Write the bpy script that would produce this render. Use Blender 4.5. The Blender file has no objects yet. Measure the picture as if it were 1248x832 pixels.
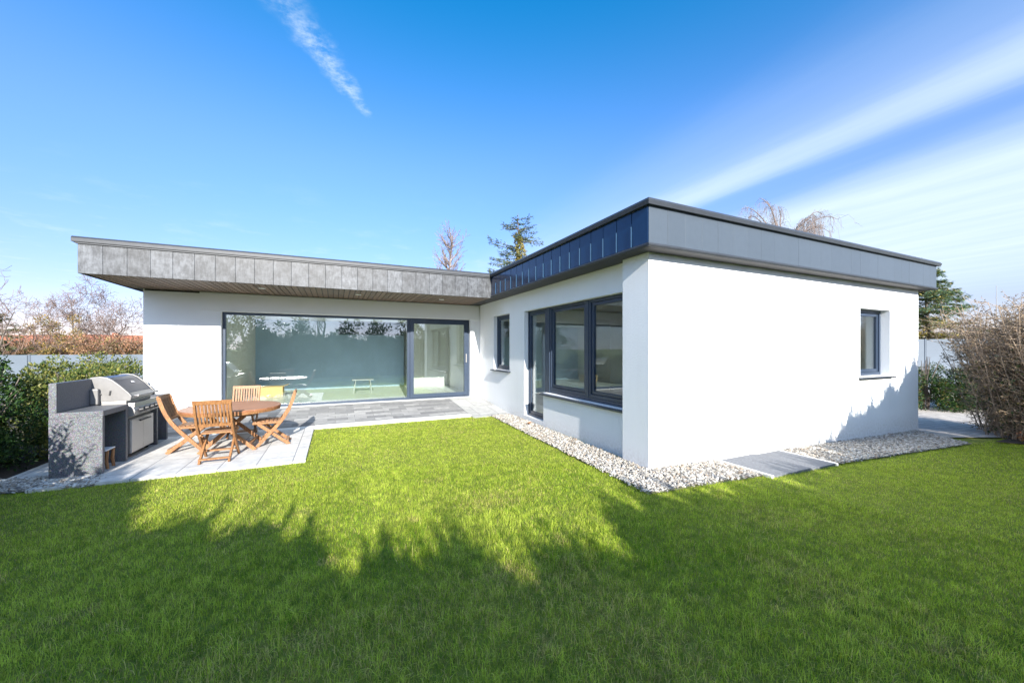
import bpy, bmesh, math, random
import numpy as np
from mathutils import Vector, Matrix

random.seed(7)
RNG = np.random.default_rng(11)
S = 1.12                      # one modelling unit in metres
scn = bpy.context.scene
COL = scn.collection
R = math.radians

# ------------------------------------------------------------------ materials
def new_mat(name):
    m = bpy.data.materials.new(name)
    m.use_nodes = True
    nt = m.node_tree
    return m, nt, nt.nodes['Principled BSDF']

def N(nt, typ, **kw):
    n = nt.nodes.new(typ)
    for k, v in kw.items():
        setattr(n, k, v)
    return n

def L(nt, a, b):
    nt.links.new(a, b)

def coords(nt, scale=(1, 1, 1), rot=(0, 0, 0)):
    tc = N(nt, 'ShaderNodeTexCoord')
    mp = N(nt, 'ShaderNodeMapping')
    mp.inputs['Scale'].default_value = scale
    mp.inputs['Rotation'].default_value = rot
    L(nt, tc.outputs['Object'], mp.inputs['Vector'])
    return mp.outputs['Vector']

def noise(nt, vec, scale, detail=4, rough=0.55):
    n = N(nt, 'ShaderNodeTexNoise')
    n.inputs['Scale'].default_value = scale
    n.inputs['Detail'].default_value = detail
    n.inputs['Roughness'].default_value = rough
    L(nt, vec, n.inputs['Vector'])
    return n.outputs['Fac']

def ramp(nt, fac, stops):
    r = N(nt, 'ShaderNodeValToRGB')
    els = r.color_ramp.elements
    while len(els) < len(stops):
        els.new(0.5)
    for e, (p, c) in zip(els, stops):
        e.position = p
        e.color = (*c, 1)
    L(nt, fac, r.inputs['Fac'])
    return r.outputs['Color']

def mix(nt, fac, a, b, mode='MIX'):
    m = N(nt, 'ShaderNodeMix', data_type='RGBA', blend_type=mode)
    for sock, v in ((m.inputs[0], fac), (m.inputs[6], a), (m.inputs[7], b)):
        if hasattr(v, 'is_output'):
            L(nt, v, sock)
        elif isinstance(v, tuple):
            sock.default_value = (*v, 1)
        else:
            sock.default_value = v
    return m.outputs[2]

def bump(nt, bsdf, h, strength, dist):
    b = N(nt, 'ShaderNodeBump')
    b.inputs['Strength'].default_value = strength
    b.inputs['Distance'].default_value = dist
    L(nt, h, b.inputs['Height'])
    L(nt, b.outputs['Normal'], bsdf.inputs['Normal'])

def plain(name, col, rough=0.6, metal=0.0, var=0.12, nscale=6.0, bmp=0.0, bscale=80, spec=0.5, stretch=(1, 1, 1)):
    m, nt, b = new_mat(name)
    v = coords(nt, stretch)
    f = noise(nt, v, nscale, 5)
    lo = tuple(c * (1 - var) for c in col)
    hi = tuple(min(1, c * (1 + var)) for c in col)
    L(nt, ramp(nt, f, [(0.3, lo), (0.7, hi)]), b.inputs['Base Color'])
    b.inputs['Roughness'].default_value = rough
    b.inputs['Metallic'].default_value = metal
    b.inputs['Specular IOR Level'].default_value = spec
    if bmp:
        bump(nt, b, noise(nt, v, bscale, 3), bmp, 0.004)
    return m

M = {}
# white mineral render
m, nt, b = new_mat('white_render')
v = coords(nt)
big = noise(nt, v, 0.9, 5)
streak = noise(nt, coords(nt, (6, 6, 0.5)), 1.3, 4)
c = ramp(nt, big, [(0.3, (0.78, 0.785, 0.79)), (0.7, (0.82, 0.825, 0.83))])
c = mix(nt, ramp(nt, streak, [(0.5, (0, 0, 0)), (0.9, (0.22, 0.22, 0.22))]), c, (0.7, 0.69, 0.67))
tcz = N(nt, 'ShaderNodeTexCoord'); sz = N(nt, 'ShaderNodeSeparateXYZ'); L(nt, tcz.outputs['Object'], sz.inputs[0])
mz = N(nt, 'ShaderNodeMapRange', interpolation_type='SMOOTHSTEP')
mz.inputs['From Min'].default_value = 0.34; mz.inputs['From Max'].default_value = -0.05
L(nt, sz.outputs['Z'], mz.inputs['Value'])
sp_ = N(nt, 'ShaderNodeMath', operation='MULTIPLY'); L(nt, mz.outputs[0], sp_.inputs[0]); L(nt, ramp(nt, noise(nt, v, 22, 6, 0.7), [(0.38, (0, 0, 0)), (0.72, (0.75, 0.75, 0.75))]), sp_.inputs[1])
c = mix(nt, sp_.outputs[0], c, (0.52, 0.49, 0.43))
L(nt, c, b.inputs['Base Color'])
b.inputs['Roughness'].default_value = 0.92
b.inputs['Specular IOR Level'].default_value = 0.2
g1 = noise(nt, v, 52, 4, 0.65)
bump(nt, b, g1, 0.7, 0.010)
M['render'] = m
m, nt, b = new_mat('smooth_plaster')
v = coords(nt)
L(nt, ramp(nt, noise(nt, v, 1.2, 4), [(0.3, (0.78, 0.785, 0.79)), (0.7, (0.82, 0.825, 0.83))]), b.inputs['Base Color'])
b.inputs['Roughness'].default_value = 0.85
bump(nt, b, noise(nt, v, 120, 3), 0.15, 0.003)
M['plaster'] = m
M['inside_white'] = plain('inside_white', (0.74, 0.73, 0.70), 0.8, var=0.03)
M['inside_dark'] = plain('slate_feature_wall', (0.44, 0.58, 0.76), 0.7, var=0.08, nscale=1.5)
M['inside_floor'] = plain('pale_screed_floor', (0.66, 0.68, 0.64), 0.35, var=0.06, nscale=1.5)

# weathered zinc shingles (value varies plate by plate through an attribute)
def zinc(name, lo, hi, rough, metal, mott, tint_attr=True):
    m, nt, b = new_mat(name)
    v = coords(nt)
    a = noise(nt, v, 9, 6, 0.65)
    d = noise(nt, coords(nt, (1, 1, 0.22)), 26, 6, 0.75)
    f = N(nt, 'ShaderNodeMath', operation='ADD')
    s1 = N(nt, 'ShaderNodeMath', operation='MULTIPLY'); s1.inputs[1].default_value = 0.5
    s2 = N(nt, 'ShaderNodeMath', operation='MULTIPLY'); s2.inputs[1].default_value = 0.45
    L(nt, a, s1.inputs[0]); L(nt, d, s2.inputs[0])
    L(nt, s1.outputs[0], f.inputs[0]); L(nt, s2.outputs[0], f.inputs[1])
    w = mott
    c = ramp(nt, f.outputs[0], [(0.5 - w, lo), (0.5 + w, hi)])
    if tint_attr:
        at = N(nt, 'ShaderNodeAttribute', attribute_name='col')
        c = mix(nt, 1.0, c, at.outputs['Color'], 'MULTIPLY')
    L(nt, c, b.inputs['Base Color'])
    b.inputs['Roughness'].default_value = rough
    b.inputs['Metallic'].default_value = metal
    bump(nt, b, a, 0.12, 0.004)
    return m
M['zinc_grey'] = zinc('weathered_zinc', (0.019, 0.0225, 0.028), (0.098, 0.106, 0.119), 0.5, 0.0, 0.10)
M['zinc_sky'] = zinc('sky_tinted_standing_seam', (0.004, 0.022, 0.064), (0.007, 0.032, 0.085), 0.16, 0.05, 0.25)  # same zinc, with the sky reflection put into its blue base colour
M['zinc_blue'] = zinc('blue_grey_sheet', (0.052, 0.067, 0.083), (0.067, 0.084, 0.101), 0.42, 0.15, 0.3)
M['trim'] = plain('roof_edge_metal', (0.03, 0.034, 0.04), 0.5, 0.1, 0.15, 14)
M['trim_top'] = plain('roof_cap_metal', (0.038, 0.043, 0.052), 0.45, 0.1, 0.12, 9)
M['seam'] = plain('seam_metal', (0.22, 0.23, 0.26), 0.35, 0.5, 0.1)
M['roofing'] = plain('roof_felt', (0.16, 0.16, 0.16), 0.9, var=0.2)
# slatted soffit boards
m, nt, b = new_mat('soffit_boards')
at = N(nt, 'ShaderNodeAttribute', attribute_name='col')
g = noise(nt, coords(nt, (40, 2, 40)), 2, 4)
c = mix(nt, 1.0, ramp(nt, g, [(0.3, (0.8, 0.8, 0.8)), (0.7, (1.1, 1.1, 1.1))]), at.outputs['Color'], 'MULTIPLY')
L(nt, c, b.inputs['Base Color'])
b.inputs['Roughness'].default_value = 0.6
M['soffit'] = m
M['frame'] = plain('anthracite_frame', (0.030, 0.047, 0.078), 0.34, 0.0, 0.08)
M['sill'] = plain('sill_metal', (0.07, 0.085, 0.11), 0.3, 0.5, 0.08)
M['steel'] = plain('brushed_steel', (0.40, 0.385, 0.37), 0.36, 0.6, 0.08, 3, stretch=(1, 12, 40))
M['steel_warm'] = plain('brushed_door_steel', (0.55, 0.52, 0.49), 0.42, 0.35, 0.06, 3, stretch=(1, 12, 40))
M['cast'] = plain('cast_aluminium', (0.19, 0.185, 0.18), 0.5, 0.3, 0.1, 10)
M['enamel'] = plain('dark_enamel', (0.024, 0.03, 0.052), 0.32, 0.0, 0.1)
M['black'] = plain('black_plastic', (0.02, 0.02, 0.022), 0.5)
M['white_paint'] = plain('white_paint', (0.8, 0.8, 0.8), 0.5, var=0.03)
M['grey_paint'] = plain('grey_paint', (0.36, 0.38, 0.40), 0.5)
M['lamp'] = plain('lamp_glass', (0.85, 0.83, 0.78), 0.3, var=0.02)
M['card'] = plain('cardboard', (0.62, 0.43, 0.2), 0.8, var=0.06)
M['kitchen'] = plain('navy_cupboard', (0.05, 0.07, 0.10), 0.35)
M['kerb'] = plain('pale_concrete', (0.62, 0.61, 0.58), 0.9, var=0.1, nscale=18, bmp=0.3, bscale=120)
M['slab'] = plain('grey_concrete_slab', (0.14, 0.147, 0.16), 0.9, var=0.22, nscale=30, bmp=0.4, bscale=160)
M['leafbrown'] = plain('dry_leaf', (0.36, 0.15, 0.05), 0.8)
M['tile'] = plain('red_roof_tiles', (0.33, 0.12, 0.065), 0.85, var=0.25, nscale=2)
M['far_wall'] = plain('far_house_wall', (0.6, 0.57, 0.52), 0.9, var=0.08)
M['fence_pale'] = plain('pale_blue_panel', (0.11, 0.135, 0.165), 0.55, var=0.14, nscale=0.5, spec=0.3)
M['mast'] = plain('galvanised_mast', (0.3, 0.3, 0.32), 0.5, 0.5)

# granite
m, nt, b = new_mat('speckled_granite')
v = coords(nt)
vo = N(nt, 'ShaderNodeTexVoronoi'); vo.inputs['Scale'].default_value = 95
L(nt, v, vo.inputs['Vector'])
sp = noise(nt, v, 130, 3, 0.7)
c = ramp(nt, sp, [(0.34, (0.032, 0.035, 0.042)), (0.5, (0.112, 0.117, 0.128)), (0.66, (0.25, 0.255, 0.265))])
c = mix(nt, 0.35, c, mix(nt, 1.0, c, vo.outputs['Color'], 'MULTIPLY'))
L(nt, c, b.inputs['Base Color'])
b.inputs['Roughness'].default_value = 0.5
M['granite'] = m
M['granite_edge'] = plain('honed_granite_edge', (0.15, 0.145, 0.15), 0.6, var=0.25, nscale=60)

# teak
m, nt, b = new_mat('oiled_teak')
v = coords(nt, (14, 14, 3))
g = noise(nt, v, 5, 6, 0.65)
c = ramp(nt, g, [(0.28, (0.12, 0.048, 0.017)), (0.5, (0.25, 0.115, 0.042)), (0.75, (0.40, 0.205, 0.085))])
at = N(nt, 'ShaderNodeAttribute', attribute_name='col')
c = mix(nt, 1.0, c, at.outputs['Color'], 'MULTIPLY')
L(nt, c, b.inputs['Base Color'])
b.inputs['Roughness'].default_value = 0.55
bump(nt, b, g, 0.15, 0.003)
M['teak'] = m
m, nt, b = new_mat('teak_table_boards')
g = noise(nt, coords(nt, (3, 40, 40)), 2.5, 6, 0.65)
at = N(nt, 'ShaderNodeAttribute', attribute_name='col')
c = ramp(nt, g, [(0.28, (0.17, 0.07, 0.035)), (0.5, (0.27, 0.115, 0.055)), (0.75, (0.36, 0.17, 0.085))])
c = mix(nt, 1.0, c, at.outputs['Color'], 'MULTIPLY')
L(nt, c, b.inputs['Base Color'])
b.inputs['Roughness'].default_value = 0.42
M['teak_top'] = m
M['teak_pale'] = plain('bleached_teak', (0.55, 0.40, 0.26), 0.6, var=0.15, nscale=8)

# pavers
def pavers(name, bw, rh, cols, mortar, mscale, rot=0, off=(0, 0)):
    m, nt, b = new_mat(name)
    tc = N(nt, 'ShaderNodeTexCoord'); mp = N(nt, 'ShaderNodeMapping')
    mp.inputs['Rotation'].default_value = (0, 0, rot)
    mp.inputs['Location'].default_value = (off[0], off[1], 0)
    L(nt, tc.outputs['Object'], mp.inputs['Vector'])
    v = mp.outputs['Vector']
    br = N(nt, 'ShaderNodeTexBrick')
    br.inputs['Scale'].default_value = 1
    br.inputs['Brick Width'].default_value = bw
    br.inputs['Row Height'].default_value = rh
    br.inputs['Mortar Size'].default_value = mscale
    br.inputs['Color1'].default_value = (0, 0, 0, 1)
    br.inputs['Color2'].default_value = (1, 1, 1, 1)
    br.inputs['Mortar'].default_value = (0.5, 0.5, 0.5, 1)
    br.offset = 0.37
    L(nt, v, br.inputs['Vector'])
    c = ramp(nt, br.outputs['Color'], cols)
    nz = noise(nt, v, 7, 6, 0.7)
    c = mix(nt, 0.75, c, ramp(nt, nz, [(0.25, (0.62, 0.62, 0.63)), (0.75, (1.25, 1.25, 1.22))]), 'MULTIPLY')
    c = mix(nt, br.outputs['Fac'], c, mortar)
    L(nt, c, b.inputs['Base Color'])
    b.inputs['Roughness'].default_value = 0.85
    inv = N(nt, 'ShaderNodeMath', operation='SUBTRACT'); inv.inputs[0].default_value = 1
    L(nt, br.outputs['Fac'], inv.inputs[1])
    ad = N(nt, 'ShaderNodeMath', operation='MULTIPLY_ADD'); ad.inputs[1].default_value = 0.25
    L(nt, noise(nt, v, 90, 3), ad.inputs[0]); L(nt, inv.outputs[0], ad.inputs[2])
    bump(nt, b, ad.outputs[0], 0.5, 0.004)
    return m
M['pave_light'] = pavers('light_concrete_paving', 0.9, 0.45, [(0, (0.50, 0.49, 0.47)), (1, (0.58, 0.565, 0.54))], (0.2, 0.2, 0.2), 0.006, R(90), (0.1, 0.12))
M['pave_dark'] = pavers('mixed_grey_pavers', 0.42, 0.19, [(0, (0.17, 0.17, 0.175)), (0.5, (0.24, 0.24, 0.24)), (1, (0.36, 0.355, 0.35))], (0.15, 0.15, 0.15), 0.005)
M['pave_mid'] = pavers('pale_grey_slabs', 0.5, 0.9, [(0, (0.33, 0.33, 0.32)), (1, (0.42, 0.42, 0.41))], (0.16, 0.16, 0.16), 0.006)
M['pave_drive'] = pavers('driveway_blocks', 0.24, 0.16, [(0, (0.42, 0.38, 0.34)), (1, (0.54, 0.49, 0.44))], (0.18, 0.17, 0.15), 0.005)

# soil under the lawn / everything far
m, nt, b = new_mat('lawn_soil')
v = coords(nt)
c = ramp(nt, noise(nt, v, 3, 6, 0.7), [(0.3, (0.12, 0.15, 0.016)), (0.6, (0.19, 0.22, 0.028)), (0.8, (0.25, 0.21, 0.06))])
L(nt, c, b.inputs['Base Color']); b.inputs['Roughness'].default_value = 1
bump(nt, b, noise(nt, v, 60, 4), 0.8, 0.02)
M['soil'] = m
M['gravel_base'] = plain('gravel_bed', (0.22, 0.21, 0.19), 1.0, var=0.4, nscale=60, bmp=0.8, bscale=90)

def foliage(name, trans=0.3, rough=0.55, gain=1.0, spec=0.3):
    m, nt, b = new_mat(name)
    at = N(nt, 'ShaderNodeAttribute', attribute_name='col')
    c = at.outputs['Color']
    L(nt, c, b.inputs['Base Color'])
    b.inputs['Roughness'].default_value = rough
    b.inputs['Specular IOR Level'].default_value = spec
    tr = N(nt, 'ShaderNodeBsdfTranslucent')
    L(nt, mix(nt, 1.0, c, (1.0 * gain, 1.1 * gain, 0.6 * gain), 'MULTIPLY'), tr.inputs['Color'])
    ms = N(nt, 'ShaderNodeMixShader'); ms.inputs[0].default_value = trans
    L(nt, b.outputs[0], ms.inputs[1]); L(nt, tr.outputs[0], ms.inputs[2])
    L(nt, ms.outputs[0], nt.nodes['Material Output'].inputs['Surface'])
    return m
M['grass'] = foliage('grass_blades', 0.38, 0.7, 1.25, 0.06)
M['leaf'] = foliage('leaves', 0.28, 0.4)
M['needle'] = foliage('needles', 0.15, 0.6)
m, nt, b = new_mat('river_pebbles')
at = N(nt, 'ShaderNodeAttribute', attribute_name='col')
L(nt, mix(nt, 0.5, at.outputs['Color'], mix(nt, 1.0, at.outputs['Color'], ramp(nt, noise(nt, coords(nt), 60, 4), [(0.3, (0.6, 0.6, 0.6)), (0.7, (1.3, 1.3, 1.3))]), 'MULTIPLY')), b.inputs['Base Color'])
b.inputs['Roughness'].default_value = 0.7
M['pebble'] = m
M['bark'] = plain('grey_bark', (0.13, 0.105, 0.085), 0.9, var=0.35, nscale=14)
M['twig'] = plain('reddish_twigs', (0.15, 0.10, 0.08), 0.85, var=0.3, nscale=3)
M['twig_tan'] = plain('tan_twigs', (0.30, 0.225, 0.16), 0.85, var=0.4, nscale=2)
M['twig_grey'] = plain('grey_rose_twigs', (0.20, 0.155, 0.14), 0.85, var=0.3, nscale=3)
M['birch'] = plain('birch_bark', (0.42, 0.37, 0.34), 0.8, var=0.3, nscale=8)

# coated window glass
def glass(name, tint, base, hi):
    m, nt, b = new_mat(name)
    nt.nodes.remove(b)
    tr = N(nt, 'ShaderNodeBsdfTransparent'); tr.inputs[0].default_value = (*tint, 1)
    gl = N(nt, 'ShaderNodeBsdfGlossy'); gl.inputs['Roughness'].default_value = 0.0
    gl.inputs[0].default_value = (0.93, 0.97, 1.0, 1)
    lw = N(nt, 'ShaderNodeLayerWeight')
    pw = N(nt, 'ShaderNodeMath', operation='POWER'); pw.inputs[1].default_value = 4
    L(nt, lw.outputs['Facing'], pw.inputs[0])
    ma = N(nt, 'ShaderNodeMath', operation='MULTIPLY_ADD')
    ma.inputs[1].default_value = hi; ma.inputs[2].default_value = base
    L(nt, pw.outputs[0], ma.inputs[0])
    ms = N(nt, 'ShaderNodeMixShader')
    L(nt, ma.outputs[0], ms.inputs[0]); L(nt, tr.outputs[0], ms.inputs[1]); L(nt, gl.outputs[0], ms.inputs[2])
    L(nt, ms.outputs[0], nt.nodes['Material Output'].inputs['Surface'])
    return m
M['glass'] = glass('green_tinted_glass', (0.93, 0.97, 0.95), 0.13, 0.6)

# ------------------------------------------------------------------ mesh building
class MB:
    """collects boxes, bars, prisms and tubes; build() links them as one mesh object"""
    def __init__(self):
        self.v = []; self.f = []; self.c = []
    def add(self, vs, fs, col=(1, 1, 1)):
        o = len(self.v)
        self.v += [tuple(p) for p in vs]
        self.f += [tuple(i + o for i in f) for f in fs]
        self.c += [col] * len(vs)
        return self
    def box(self, x0, y0, z0, x1, y1, z1, col=(1, 1, 1)):
        vs = [(x, y, z) for z in (z0, z1) for y in (y0, y1) for x in (x0, x1)]
        return self.add(vs, [(0, 2, 3, 1), (4, 5, 7, 6), (0, 1, 5, 4), (2, 6, 7, 3), (0, 4, 6, 2), (1, 3, 7, 5)], col)
    def prism(self, prof, a0, a1, axis='y', col=(1, 1, 1)):
        """profile polygon (p,q) swept along an axis: y -> (p=x,q=z), x -> (p=y,q=z), z -> (p=x,q=y)"""
        n = len(prof)
        def pt(p, q, a):
            return {'y': (p, a, q), 'x': (a, p, q), 'z': (p, q, a)}[axis]
        vs = [pt(p, q, a0) for p, q in prof] + [pt(p, q, a1) for p, q in prof]
        fs = [(i, (i + 1) % n, n + (i + 1) % n, n + i) for i in range(n)]
        fs += [tuple(range(n - 1, -1, -1)), tuple(range(n, 2 * n))]
        return self.add(vs, fs, col)
    def tube(self, pts, rad, k=6, cap=True, col=(1, 1, 1)):
        pts = [Vector(p) for p in pts]
        n = len(pts)
        if not hasattr(rad, '__len__'):
            rad = [rad] * n
        vs = []; fs = []
        for i, p in enumerate(pts):
            d = (pts[min(i + 1, n - 1)] - pts[max(i - 1, 0)])
            if d.length < 1e-9: d = Vector((0, 0, 1))
            d.normalize()
            up = Vector((0, 0, 1)) if abs(d.z) < 0.9 else Vector((1, 0, 0))
            a = d.cross(up).normalized(); b_ = d.cross(a)
            for j in range(k):
                t = 2 * math.pi * j / k
                vs.append(p + (a * math.cos(t) + b_ * math.sin(t)) * rad[i])
        for i in range(n - 1):
            for j in range(k):
                fs.append((i * k + j, i * k + (j + 1) % k, (i + 1) * k + (j + 1) % k, (i + 1) * k + j))
        if cap:
            fs.append(tuple(range(k - 1, -1, -1))); fs.append(tuple((n - 1) * k + j for j in range(k)))
        return self.add(vs, fs, col)
    def bar(self, p0, p1, w, t, side=(1, 0, 0), col=(1, 1, 1)):
        """rectangular bar from p0 to p1: w along `side`, t across"""
        p0, p1, s = Vector(p0), Vector(p1), Vector(side).normalized()
        d = (p1 - p0).normalized(); n = d.cross(s).normalized()
        vs = [p + s * (a * w / 2) + n * (b_ * t / 2) for p in (p0, p1) for a, b_ in ((-1, -1), (1, -1), (1, 1), (-1, 1))]
        return self.add(vs, [(3, 2, 1, 0), (4, 5, 6, 7), (0, 1, 5, 4), (1, 2, 6, 5), (2, 3, 7, 6), (3, 0, 4, 7)], col)
    def build(self, name, mat, parent=None, bevel=0.0, smooth=False):
        off = root_loc(parent)
        me = bpy.data.meshes.new(name)
        me.from_pydata([(p[0] - off[0], p[1] - off[1], p[2] - off[2]) for p in self.v], [], self.f)
        ca = me.color_attributes.new('col', 'FLOAT_COLOR', 'POINT')
        ca.data.foreach_set('color', np.array([(*c, 1) for c in self.c], dtype=np.float32).ravel())
        bm = bmesh.new(); bm.from_mesh(me)
        bmesh.ops.recalc_face_normals(bm, faces=bm.faces)
        if bevel:
            es = [e for e in bm.edges if len(e.link_faces) == 2 and e.calc_face_angle(0) > 0.6]
            bmesh.ops.bevel(bm, geom=es, offset=bevel, segments=2, profile=0.6, affect='EDGES', clamp_overlap=True)
        bm.to_mesh(me); bm.free()
        if smooth:
            me.shade_smooth() if hasattr(me, 'shade_smooth') else None
        return link(name, me, mat, parent)

def root_loc(parent):
    x = Vector((0, 0, 0))
    while parent is not None:
        x += parent.location; parent = parent.parent
    return x

def link(name, me, mat, parent=None):
    me.materials.append(mat)
    o = bpy.data.objects.new(name, me)
    COL.objects.link(o)
    if parent is not None:
        o.parent = parent
    return o

def tag(o, label=None, cat=None, group=None, kind=None):
    if label: o['label'] = label
    if cat: o['category'] = cat
    if group: o['group'] = group
    if kind: o['kind'] = kind
    return o

def thing(name, label, cat, loc=(0, 0, 0), group=None):
    o = bpy.data.objects.new(name, None)
    o.empty_display_size = 0.2
    COL.objects.link(o)
    o.location = loc
    return tag(o, label, cat, group)

def copy_tree(o, parent=None):
    c = o.copy(); COL.objects.link(c)
    if parent is not None: c.parent = parent
    for ch in list(o.children):
        copy_tree(ch, c)
    return c

def np_mesh(name, V, sizes, idx, colr, mat, parent=None, smooth=False):
    """V (n,3); sizes: face sizes; idx: flat loop vertex indices; colr (n,3)"""
    off = root_loc(parent)
    me = bpy.data.meshes.new(name)
    V = np.asarray(V, dtype=np.float32) - np.array(off, dtype=np.float32)
    me.vertices.add(len(V)); me.vertices.foreach_set('co', V.ravel())
    idx = np.asarray(idx, dtype=np.int32); sizes = np.asarray(sizes, dtype=np.int32)
    me.loops.add(len(idx)); me.loops.foreach_set('vertex_index', idx)
    me.polygons.add(len(sizes))
    st = np.zeros(len(sizes), dtype=np.int32); st[1:] = np.cumsum(sizes)[:-1]
    me.polygons.foreach_set('loop_start', st)
    try:
        me.polygons.foreach_set('loop_total', sizes)
    except Exception:
        pass
    me.polygons.foreach_set('use_smooth', np.full(len(sizes), bool(smooth)))
    me.update(calc_edges=True)
    ca = me.color_attributes.new('col', 'FLOAT_COLOR', 'POINT')
    cc = np.ones((len(V), 4), dtype=np.float32); cc[:, :3] = colr
    ca.data.foreach_set('color', cc.ravel())
    me.validate()
    return link(name, me, mat, parent)

def unit(a):
    return a / np.maximum(np.linalg.norm(a, axis=-1, keepdims=True), 1e-9)

def leaf_mesh(name, P, D, U, length, width, colr, mat, parent=None):
    """pointed folded leaves: base P, direction D, approximate normal U (arrays)"""
    n = len(P)
    D = unit(D); Sd = unit(np.cross(D, U)); Nn = np.cross(Sd, D)
    length = np.broadcast_to(length, (n,))[:, None]; width = np.broadcast_to(width, (n,))[:, None]
    V = np.empty((n, 4, 3))
    V[:, 0] = P
    V[:, 1] = P + D * length * 0.45 + Sd * width * 0.5 + Nn * width * 0.18
    V[:, 2] = P + D * length
    V[:, 3] = P + D * length * 0.45 - Sd * width * 0.5 + Nn * width * 0.18
    base = np.arange(n)[:, None] * 4
    idx = (base + np.array([0, 1, 2, 0, 2, 3])[None]).ravel()
    return np_mesh(name, V.reshape(-1, 3), np.full(n * 2, 3), idx, np.repeat(colr, 4, axis=0), mat, parent)

def pick_cols(n, cols, weights=None, jit=0.18):
    cols = np.array(cols)
    k = RNG.choice(len(cols), n, p=weights)
    return np.clip(cols[k] * (1 + RNG.normal(0, jit, (n, 1))), 0.003, 1)

def bearing(a, depth):
    """ground position at a lateral slope `a` and forward depth from the terrace view point"""
    th = R(25.0)
    return (math.sin(th) * depth + math.cos(th) * a * depth, math.cos(th) * depth - math.sin(th) * a * depth)

def gz(x):
    return -0.024 * min(max(0.0, x - 3.5), 13.0)
def gz_np(x):
    return -0.024 * np.clip(x - 3.5, 0, 13.0)

# ------------------------------------------------------------------ setting: ground, patio, gravel, drive
xs = [-900, -120, -40, -12, 0, 3.5, 6, 9, 12, 16.5, 60, 150, 900]
ys = [-900, -100, -30, -6, 0, 3, 6, 10, 20, 60, 150, 900]
mb = MB()
vs = [(x, y, gz(x) - 0.012) for y in ys for x in xs]
nx = len(xs)
mb.add(vs, [(j * nx + i, j * nx + i + 1, (j + 1) * nx + i + 1, (j + 1) * nx + i) for j in range(len(ys) - 1) for i in range(nx - 1)])
tag(mb.build('ground', M['soil']), kind='structure')

mb = MB(); mb.box(-2.94, 5.74, -0.1, -0.36, 8.02, 0.022); mb.box(-3.4, 6.3, -0.1, -2.945, 8.02, 0.018)
tag(mb.build('patio_light_paving', M['pave_light']), kind='structure')
def slope_slab(x0, x1, y0, y1, z0, z1):
    return MB().prism([(y0, -0.1), (y1, -0.1), (y1, z1), (y0, z0)], x0, x1, 'x')
tag(slope_slab(-3.9, 2.74, 8.225, 9.9, 0.024, 0.19).build('patio_grey_paving', M['pave_dark']), kind='structure')
tag(slope_slab(2.744, 3.63, 7.86, 9.9, 0.0, 0.19).build('patio_corner_slabs', M['pave_mid']), kind='structure')
mb = MB(); mb.box(-0.355, 8.02, -0.1, 2.74, 8.222, 0.035); mb.box(-3.9, 8.022, -0.1, -0.357, 8.222, 0.024)
tag(mb.build('patio_edging', M['kerb'], bevel=0.008), kind='structure')
# gravel beds as sheets following the ground
def sheet(name, quads, mat, kind='structure', dz=0.0):
    mb = MB()
    for q in quads:
        mb.add([(x, y, gz(x) + dz) for x, y in q], [(0, 1, 2, 3)])
    return tag(mb.build(name, mat), kind=kind)
GR = [[(2.93, 2.95), (3.51, 3.53), (3.63, 7.9), (3.17, 7.9)],
      [(2.93, 2.95), (6.2, 2.80), (6.2, 3.53), (3.51, 3.53)],
      [(6.2, 2.80), (10.0, 2.62), (10.75, 3.53), (6.2, 3.53)],
      [(-4.6, 5.95), (-2.4, 5.72), (-2.945, 6.28), (-4.6, 6.5)],
      [(-2.4, 5.72), (-2.44, 6.1), (-2.94, 6.12), (-2.945, 6.28)]]
sheet('gravel_bed', GR[:4], M['gravel_base'], dz=0.0)
M['bed'] = plain('dark_bed_soil', (0.035, 0.026, 0.018), 1.0, var=0.4, nscale=25, bmp=0.6, bscale=40)
sheet('planting_bed', [[(-9, 6.45), (-3.4, 6.45), (-3.4, 16.4), (-9, 16.4)], [(-9, 3), (-3.3, 3), (-3.5, 5.85), (-9, 5.85)]], M['bed'], dz=-0.004)
sheet('planting_bed', [[(10.7, 2.5), (11.6, 1.2), (14, 1.2), (14, 2.5)]], M['bed'], dz=0.016)
# drive beyond the house corner
mb = MB()
for q in ([(10.75, 2.9), (30, -2), (30, 14), (10.9, 14)],):
    mb.add([(x, y, gz(x) + 0.012) for x, y in q], [(0, 1, 2, 3)])
xsd = np.linspace(10.2, 30, 8)
mb = MB()
for a, c2 in zip(xsd[:-1], xsd[1:]):
    ya0, ya1 = 3.05 - (a - 10.2) * 0.35, 3.05 - (c2 - 10.2) * 0.35
    mb.add([(a, ya0, gz(a) + 0.012), (c2, ya1, gz(c2) + 0.012), (c2, 16, gz(c2) + 0.012), (a, 16, gz(a) + 0.012)], [(0, 1, 2, 3)])
tag(mb.build('driveway', M['pave_drive']), kind='structure')

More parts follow.
